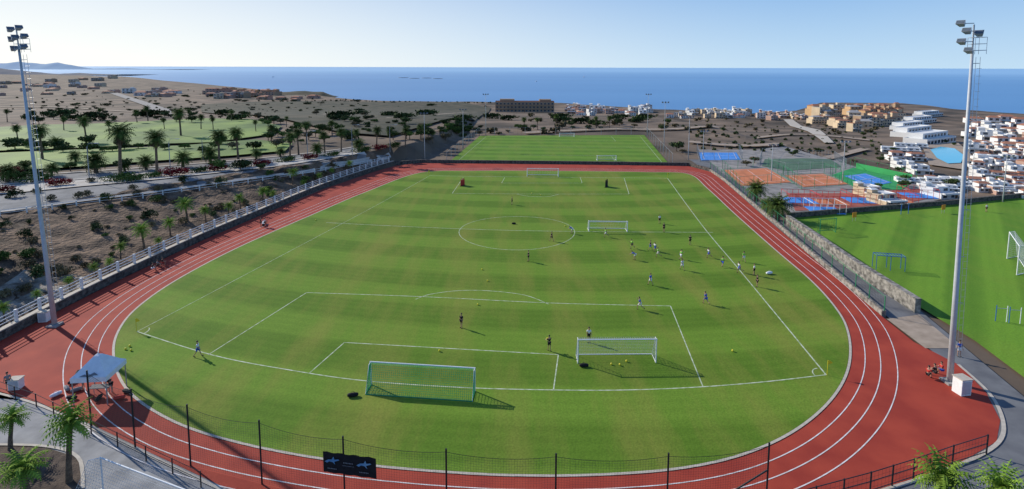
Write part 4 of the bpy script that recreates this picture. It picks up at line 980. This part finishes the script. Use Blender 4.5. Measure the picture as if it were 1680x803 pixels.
mk_house('hip', 'villa', [((0, 0, 0), (11, 9, 5.8)), ((-3.5, -4, 0), (4, 4, 3))], [(0, -4.5, 4.3, 1.3, 1.3), (3.5, -4.5, 4.3, 1.3, 1.3), (3.5, -4.5, 1.5, 1.5, 1.4), (-3.5, -6, 1.5, 1.4, 1.3), (-3.5, -4.5, 4.6, 1.2, 1.)], [(.6, -4.5, 0)], [], [('hip', 0, 0, 5.8, 11, 9, 2.0), ('hip', -3.5, -4, 3, 4, 4, 1.0)], rm='roof', chim=(3, 1, 7.4))
WID = dict(terr=7., terr2=8., block=10., hip=11., row=21., long=22.)
CNM = {'wwall': 'white', 'cream': 'cream', 'ochre': 'ochre', 'pink': 'pink', 'tanb': 'tan'}
def town(l, keys, walls, lab, cat, group, pw=14, zf=.9, roofs=(None,), rzr=.5, rz0=0.):
    l = sorted(l)
    for i, (u, v) in enumerate(l):
        if v < coastv(u)+1.5: v = coastv(u)+1.5
        k = rs.choice(keys); p = P(u, v); pk = pw*(2.2 if k in ('row', 'long') else 1.); s_ = pk*rs.uniform(.85, 1.15)/(ppm(p)*WID[k])
        wl_ = rs.choice(walls); place(k, p, rz0+rs.uniform(-rzr, rzr), (s_*rs.uniform(.9, 1.2), s_, s_*zf*rs.uniform(.85, 1.15)), lab.format(c=CNM[wl_], n=nth(i+1)), cat, group, wall=wl_, roof=rs.choice(roofs))
U = rs.uniform
town([(U(925, 1065), U(180, 190)) for _ in range(34)], ['block', 'hip', 'terr'], ['wwall', 'wwall', 'cream', 'pink'], '{c} house in the central shoreline village, {n} from its left', 'house', 'houses of the shoreline village', 12, .7)
town([(U(1095, 1225), U(184, 194)) for _ in range(30)], ['block', 'hip', 'terr'], ['wwall', 'wwall', 'cream'], '{c} shoreline house behind the dry field, {n} from its left', 'house', 'houses behind the dry field', 12, .7)
town([(U(1240, 1330), U(189, 197)) for _ in range(12)], ['block', 'terr'], ['wwall', 'cream', 'pink'], '{c} house before the brown headland, {n} from its left', 'house', 'houses before the brown headland', 11, .7)
town([(u, 180+U(0, 36)*(1-abs(u-1405)/130)+4) for u in [U(1340, 1465) for _ in range(30)]], ['long', 'hip', 'long', 'block'], ['cream', 'cream', 'ochre', 'cream', 'tanb'], '{c} apartment house in the yellow hillside resort, {n} from the left', 'house', 'apartment houses of the yellow resort', 17, .95, ('roof', 'roof', 'greyroof'), .35)
town([(U(195, 290), U(150, 159)) for _ in range(14)], ['block', 'hip'], ['cream', 'pink', 'wwall'], '{c} building in the distant pale resort, {n} from its left', 'building', 'distant pale resort on the left', 15, .55)
town([(U(325, 440), U(153, 162)) for _ in range(22)], ['block', 'hip', 'long'], ['ochre', 'pink', 'tanb', 'cream'], '{c} building in the terracotta resort above the coast, {n} from its left', 'building', 'terracotta resort above the coast', 15, .6, ('roof', 'roof', None))
town([(U(430, 520), U(161, 166)) for _ in range(7)], ['hip'], ['tanb', 'pink'], '{c} building on the dark headland, {n} from the left', 'building', 'buildings on the dark headland', 13, .6, ('roof',))
town([(U(0, 190), U(129, 158)) for _ in range(30)], ['block', 'hip'], ['cream', 'pink', 'tanb', 'wwall'], '{c} building scattered on the far left slope, {n} from its left', 'building', 'buildings on the far left slope', 11, .5)
town([(1478, 250), (1500, 262), (1482, 276), (1508, 284), (1478, 292), (1525, 299), (1552, 304), (1500, 300), (1590, 308), (1572, 300), (1468, 262), (1495, 244), (1540, 312)], ['terr', 'terr2', 'row'], ['wwall'], '{c} stepped terrace around the blue pool, {n} from the left', 'house', 'terraces around the pool', 22, .62, (None,), .2, -.3)
LR = []
for j in range(10):
    for i in range(5):
        u = 1600+i*25+(j % 2)*11+U(-4, 4); v = 200+j*12.5+i*3.+U(-3, 3)
        if u < 1715: LR.append((u, v))
town(LR, ['terr', 'terr2', 'terr', 'row', 'terr2', 'hip'], ['wwall', 'wwall', 'wwall', 'wwall', 'pink'], '{c} house on the crowded right slope, {n} from its left', 'house', 'houses on the right slope', 23, .66, (None, None, 'roof'), .3, -.3)
# long tan building
p0, p1 = P(813, 184), P(908, 184); W_ = (p1-p0).length
ws = []
for fl in range(3):
    for i in range(16): ws.append((-W_/2+W_*(i+.5)/16, -6, 1.7+fl*3.2, W_/16*.55, 1.7))
mk_house('hotel', 'apartment_building', [((0, 0, 0), (W_, 12, 9.8)), ((-W_*.3, 1, 9.8), (W_*.25, 8, 2.4)), ((W_*.35, 1, 9.8), (W_*.2, 8, 2.2))], ws, [(0, -6, 0)], [(0, -6, 3.3, W_*.98, 1.1), (0, -6, 6.5, W_*.98, 1.1)], [('flat', 0, 0, 9.8, W_, 12)], wm='tanb', rm='roof')
place('hotel', (p0+p1)/2, 0, (1, 1, 1.05), 'long three storey tan building standing before the sea at centre', 'apartment building')
for k, (u, v, w_) in enumerate([(1525, 234, 30), (1500, 223, 32), (1492, 212, 34), (1508, 201, 38), (1522, 191, 38)]):
    p = P(u, v)
    mk_house('mod%d' % k, 'terraced_apartments', [((0, 0, 0), (w_, 10, 2.4)), ((2, 2, 2.4), (w_-4, 7, 2.2))], [(-w_/2+w_*(i+.5)/9, -5, 1.3, w_/9*.7, 1.6) for i in range(9)]+[(-w_/2+4+(w_-4)*(i+.5)/8-2, -1.5, 3.6, w_/10*.7, 1.4) for i in range(1, 8)], [], [], [('flat', 0, 0, 2.4, w_, 10), ('flat', 2, 2, 4.6, w_-4, 7)], rm='wwall')
    place('mod%d' % k, p, radians(30), 1., 'long white modern apartment terrace, %s from the front of five' % nth(k+1), 'apartments', 'modern white apartment terraces', wall='wwall')
for i, (u, v) in enumerate([(1452, 334), (1540, 322), (1428, 322)]):
    place('terr', P(u, v), .2, (.6, .5, .32), '%s small clubhouse building beside the padel courts' % ['front', 'right', 'back'][i], 'building', 'clubhouse buildings by the courts', wall=['cream', 'wwall', 'cream'][i])

# ------------------------------------------------------------------ courts
def court(name, l, m_, z=.05): sheet(name, [P(u, v) for u, v in l], m_, z, cut=8)
court('sports_ground', [(1145, 246), (1245, 246), (1380, 262), (1500, 300), (1570, 322), (1480, 342), (1300, 350), (1255, 330), (1185, 285)], 'ground2', .05)
court('padel_surround', [(1290, 318), (1400, 318), (1520, 310), (1545, 322), (1470, 338), (1305, 347)], 'rsurf', .10)
court('basketball_court', [(1146, 251), (1208, 251), (1215, 263), (1150, 264)], 'blue', .12)
court('hard_court', [(1255, 262), (1362, 262), (1380, 275), (1290, 281), (1250, 273)], 'gcourt', .12)
court('clay_court', [(1188, 280), (1258, 277), (1298, 300), (1216, 306)], 'clay', .12)
court('clay_court', [(1288, 289), (1350, 286), (1392, 303), (1318, 308)], 'clay', .13)
court('green_surround', [(1365, 288), (1400, 276), (1500, 298), (1480, 312), (1412, 314)], 'gcourtb', .12)
court('blue_court', [(1385, 290), (1420, 286), (1463, 301), (1425, 308)], 'blue', .18)
mb = MB()
def clines(l):
    q = [P(u, v) for u, v in l]; c = sum(q, Vector())/4; q = [c+(x-c)*.82 for x in q]
    drib(mb, [q[0], q[1], q[2], q[3], q[0]], .16, .22); drib(mb, [(q[0]+q[1])/2, (q[2]+q[3])/2], .12, .22); drib(mb, [(q[0]+q[3])/2, (q[1]+q[2])/2], .12, .22)
clines([(1146, 251), (1208, 251), (1215, 263), (1150, 264)]); clines([(1188, 280), (1258, 277), (1298, 300), (1216, 306)]); clines([(1288, 289), (1350, 286), (1392, 303), (1318, 308)]); clines([(1385, 290), (1420, 286), (1463, 301), (1425, 308)])
o = mb.build('court_markings', 'lane'); o['kind'] = 'structure'
CF = [([(1185, 278), (1260, 275), (1303, 302), (1213, 309), (1185, 278)], 'around the left clay court', 'greensteel'), ([(1285, 288), (1352, 285), (1396, 304), (1315, 311), (1285, 288)], 'around the right clay court', 'greensteel'), ([(1362, 287), (1402, 274), (1503, 299), (1412, 316), (1362, 287)], 'around the bright green and blue court', 'greensteel'), ([(1143, 249), (1212, 249), (1218, 265), (1148, 266), (1143, 249)], 'around the blue court', 'steel'), ([(1250, 258), (1368, 259), (1388, 277), (1288, 284), (1246, 274), (1250, 258)], 'around the dull green court', 'steel')]
for l, s_, m_ in CF:
    rail_fence('court_fence', [P(u, v) for u, v in l], 4., 2.6, (.1, 2.55), m_, 'wire fence '+s_, pr=.045, rr_=.025, netm='greensteel' if m_ == 'greensteel' else 'net', nsp=1., nr=.006)
for i, (a, b_, m_) in enumerate([((1404, 277), (1496, 297), 'gcourtb')]):
    a, b_ = P(*a), P(*b_); r = empty('wind_screen', a, 0, 'bright green screen hung along the fence behind the blue court', 'screen')
    v_ = b_-a; MB().add([(0, 0, .1), (v_.x, v_.y, v_.z+.1), (v_.x, v_.y, v_.z+1.5), (0, 0, 1.5)], [(0, 1, 2, 3)]).build('screen_cloth', m_, r)
for i, (u, v) in enumerate([(1312, 330), (1362, 333), (1352, 346), (1412, 330), (1470, 331), (1505, 322)]):
    p = P(u, v); r = empty('padel_court', p, radians(-8), 'padel court with %s frame, %s from the left of six' % ('red' if i != 2 else 'white', nth(i+1)), 'padel court', 'padel courts')
    w_, d_ = 5.4, 4.6; MB().box((0, 0, .08), (w_, d_, .16)).build('floor', 'blue' if i % 3 != 1 else 'clay', r)
    mb = MB()
    for k in range(6):
        x = -w_/2+k*w_/5
        for y in (-d_/2, d_/2): mb.tube((x, y, 0), (x, y, 1.8), .04, n=4)
    for z in (1.8,):
        for y in (-d_/2, d_/2): mb.tube((-w_/2, y, z), (w_/2, y, z), .04, n=4)
        for x in (-w_/2, w_/2): mb.tube((x, -d_/2, z), (x, d_/2, z), .04, n=4)
    mb.build('frame', 'redp' if i != 2 else 'white', r)
    MB().net((0, -d_/2, .17), (0, d_/2, .17), (0, d_/2, .8), (0, -d_/2, .8), .2, .01).build('net', 'cblack', r)
# pool
sheet('pool_terrace', [P(u, v) for u, v in [(1512, 240), (1572, 236), (1598, 260), (1580, 280), (1524, 272)]], 'tile', .4, cut=6)
sheet('swimming_pool', [P(u, v) for u, v in [(1526, 248), (1543, 243), (1566, 246), (1582, 258), (1576, 270), (1555, 271), (1537, 262)]], 'pool', .6, cut=4)
for i, (u, v) in enumerate([(448, 127), (958, 127), (880, 134)]):
    p = PZ(u, v, -26); r = empty('boat', p, .4, 'tiny white boat out at sea, %s from the left' % nth(i+1), 'boat', 'boats at sea'); s_ = p.y*.0018; r.scale = (s_,)*3
    mb = MB(); mb.add([(-1, -.25, 0), (.6, -.25, 0), (1.1, 0, .1), (.6, .25, 0), (-1, .25, 0), (-1.05, -.35, .35), (.7, -.35, .4), (1.5, 0, .5), (.7, .35, .4), (-1.05, .35, .35)], [(0, 4, 3, 2, 1), (5, 6, 7, 8, 9), (0, 1, 6, 5), (1, 2, 7, 6), (2, 3, 8, 7), (3, 4, 9, 8), (4, 0, 5, 9)]); mb.build('hull', 'boatw', r); MB().box((-.1, 0, .6), (.8, .45, .4)).build('cabin', 'boatw', r)
for i, (u, v) in enumerate([(662, 128), (680, 129), (700, 128.5), (718, 129.5)]):
    p = PZ(u, v, -25.9); r = empty('fish_farm_cage', p, 0, 'round floating fish cage offshore, %s from the left' % nth(i+1), 'fish cage', 'floating fish cages'); R0 = p.y*.009
    mb = MB(); mb.poly([(cos(a)*R0, sin(a)*R0, 0) for a in [2*pi*k/24 for k in range(25)]], [p.y*.0005]*25, 5); mb.build('float_ring', 'cgrey', r)

# ------------------------------------------------------------------ light
EL = radians(28); dirx, diry = -2.55, 1.6; az = math.atan2(dirx, diry)
sd = Vector((sin(az)*cos(EL), cos(az)*cos(EL), sin(EL)))
ld = bpy.data.lights.new('sun', 'SUN'); ld.energy = 5.; ld.angle = radians(.5); ld.color = (1, .95, .85); lo = bpy.data.objects.new('sun', ld); COL.objects.link(lo)
lo.rotation_mode = 'QUATERNION'; lo.rotation_quaternion = (-sd).to_track_quat('-Z', 'Y')
w = bpy.data.worlds.new('World'); SC.world = w; w.use_nodes = True; nt = w.node_tree; N = nt.nodes; L = nt.links
sk = N.new('ShaderNodeTexSky'); sk.sky_type = 'NISHITA'; sk.sun_disc = False; sk.sun_elevation = EL; sk.sun_rotation = az; sk.air_density = 1.; sk.dust_density = .3; sk.ozone_density = 2.
tc = N.new('ShaderNodeTexCoord'); nv = N.new('ShaderNodeVectorMath'); nv.operation = 'NORMALIZE'; L.new(tc.outputs['Generated'], nv.inputs[0])
sp = N.new('ShaderNodeSeparateXYZ'); L.new(nv.outputs[0], sp.inputs[0])
def mrg(val, a, b_, c=0., d=1., sm_=False):
    n = N.new('ShaderNodeMapRange'); n.inputs[1].default_value = a; n.inputs[2].default_value = b_; n.inputs[3].default_value = c; n.inputs[4].default_value = d; L.new(val, n.inputs[0]); return n.outputs[0]
def mixc(f, a, b_):
    n = N.new('ShaderNodeMix'); n.data_type = 'RGBA'; L.new(f, n.inputs[0]) if not isinstance(f, float) else setattr(n.inputs[0], 'default_value', f)
    for i, q in ((6, a), (7, b_)):
        if isinstance(q, tuple): n.inputs[i].default_value = (*q, 1)
        else: L.new(q, n.inputs[i])
    return n.outputs[2]
K = 1/.11
def kc(*c): return tuple(x*K for x in c)
c1 = mixc(mrg(sp.outputs['Z'], 0, .15), kc(.54, .75, .94), kc(.235, .46, .82))
c2 = mixc(mrg(sp.outputs['Z'], .15, .8), c1, kc(.08, .18, .48))
dt = N.new('ShaderNodeVectorMath'); dt.operation = 'DOT_PRODUCT'; L.new(nv.outputs[0], dt.inputs[0]); dt.inputs[1].default_value = Vector((sin(az), cos(az), 0)).normalized()
pw_ = N.new('ShaderNodeMath'); pw_.operation = 'POWER'; L.new(mrg(dt.outputs['Value'], 0., .97), pw_.inputs[0]); pw_.inputs[1].default_value = 1.6
fl = N.new('ShaderNodeMath'); fl.operation = 'MULTIPLY'; L.new(pw_.outputs[0], fl.inputs[0]); L.new(mrg(sp.outputs['Z'], 0, .36, .97, 0.), fl.inputs[1])
c3 = mixc(fl.outputs[0], c2, kc(1.05, 1.05, 1.0))
c4 = mixc(.05, c3, sk.outputs[0])
bg = N['Background']; L.new(c4, bg.inputs['Color']); bg.inputs['Strength'].default_value = .11
SC.view_settings.view_transform = 'Standard'; SC.view_settings.look = 'None'; SC.view_settings.exposure = 0
print('objects', len(bpy.data.objects))
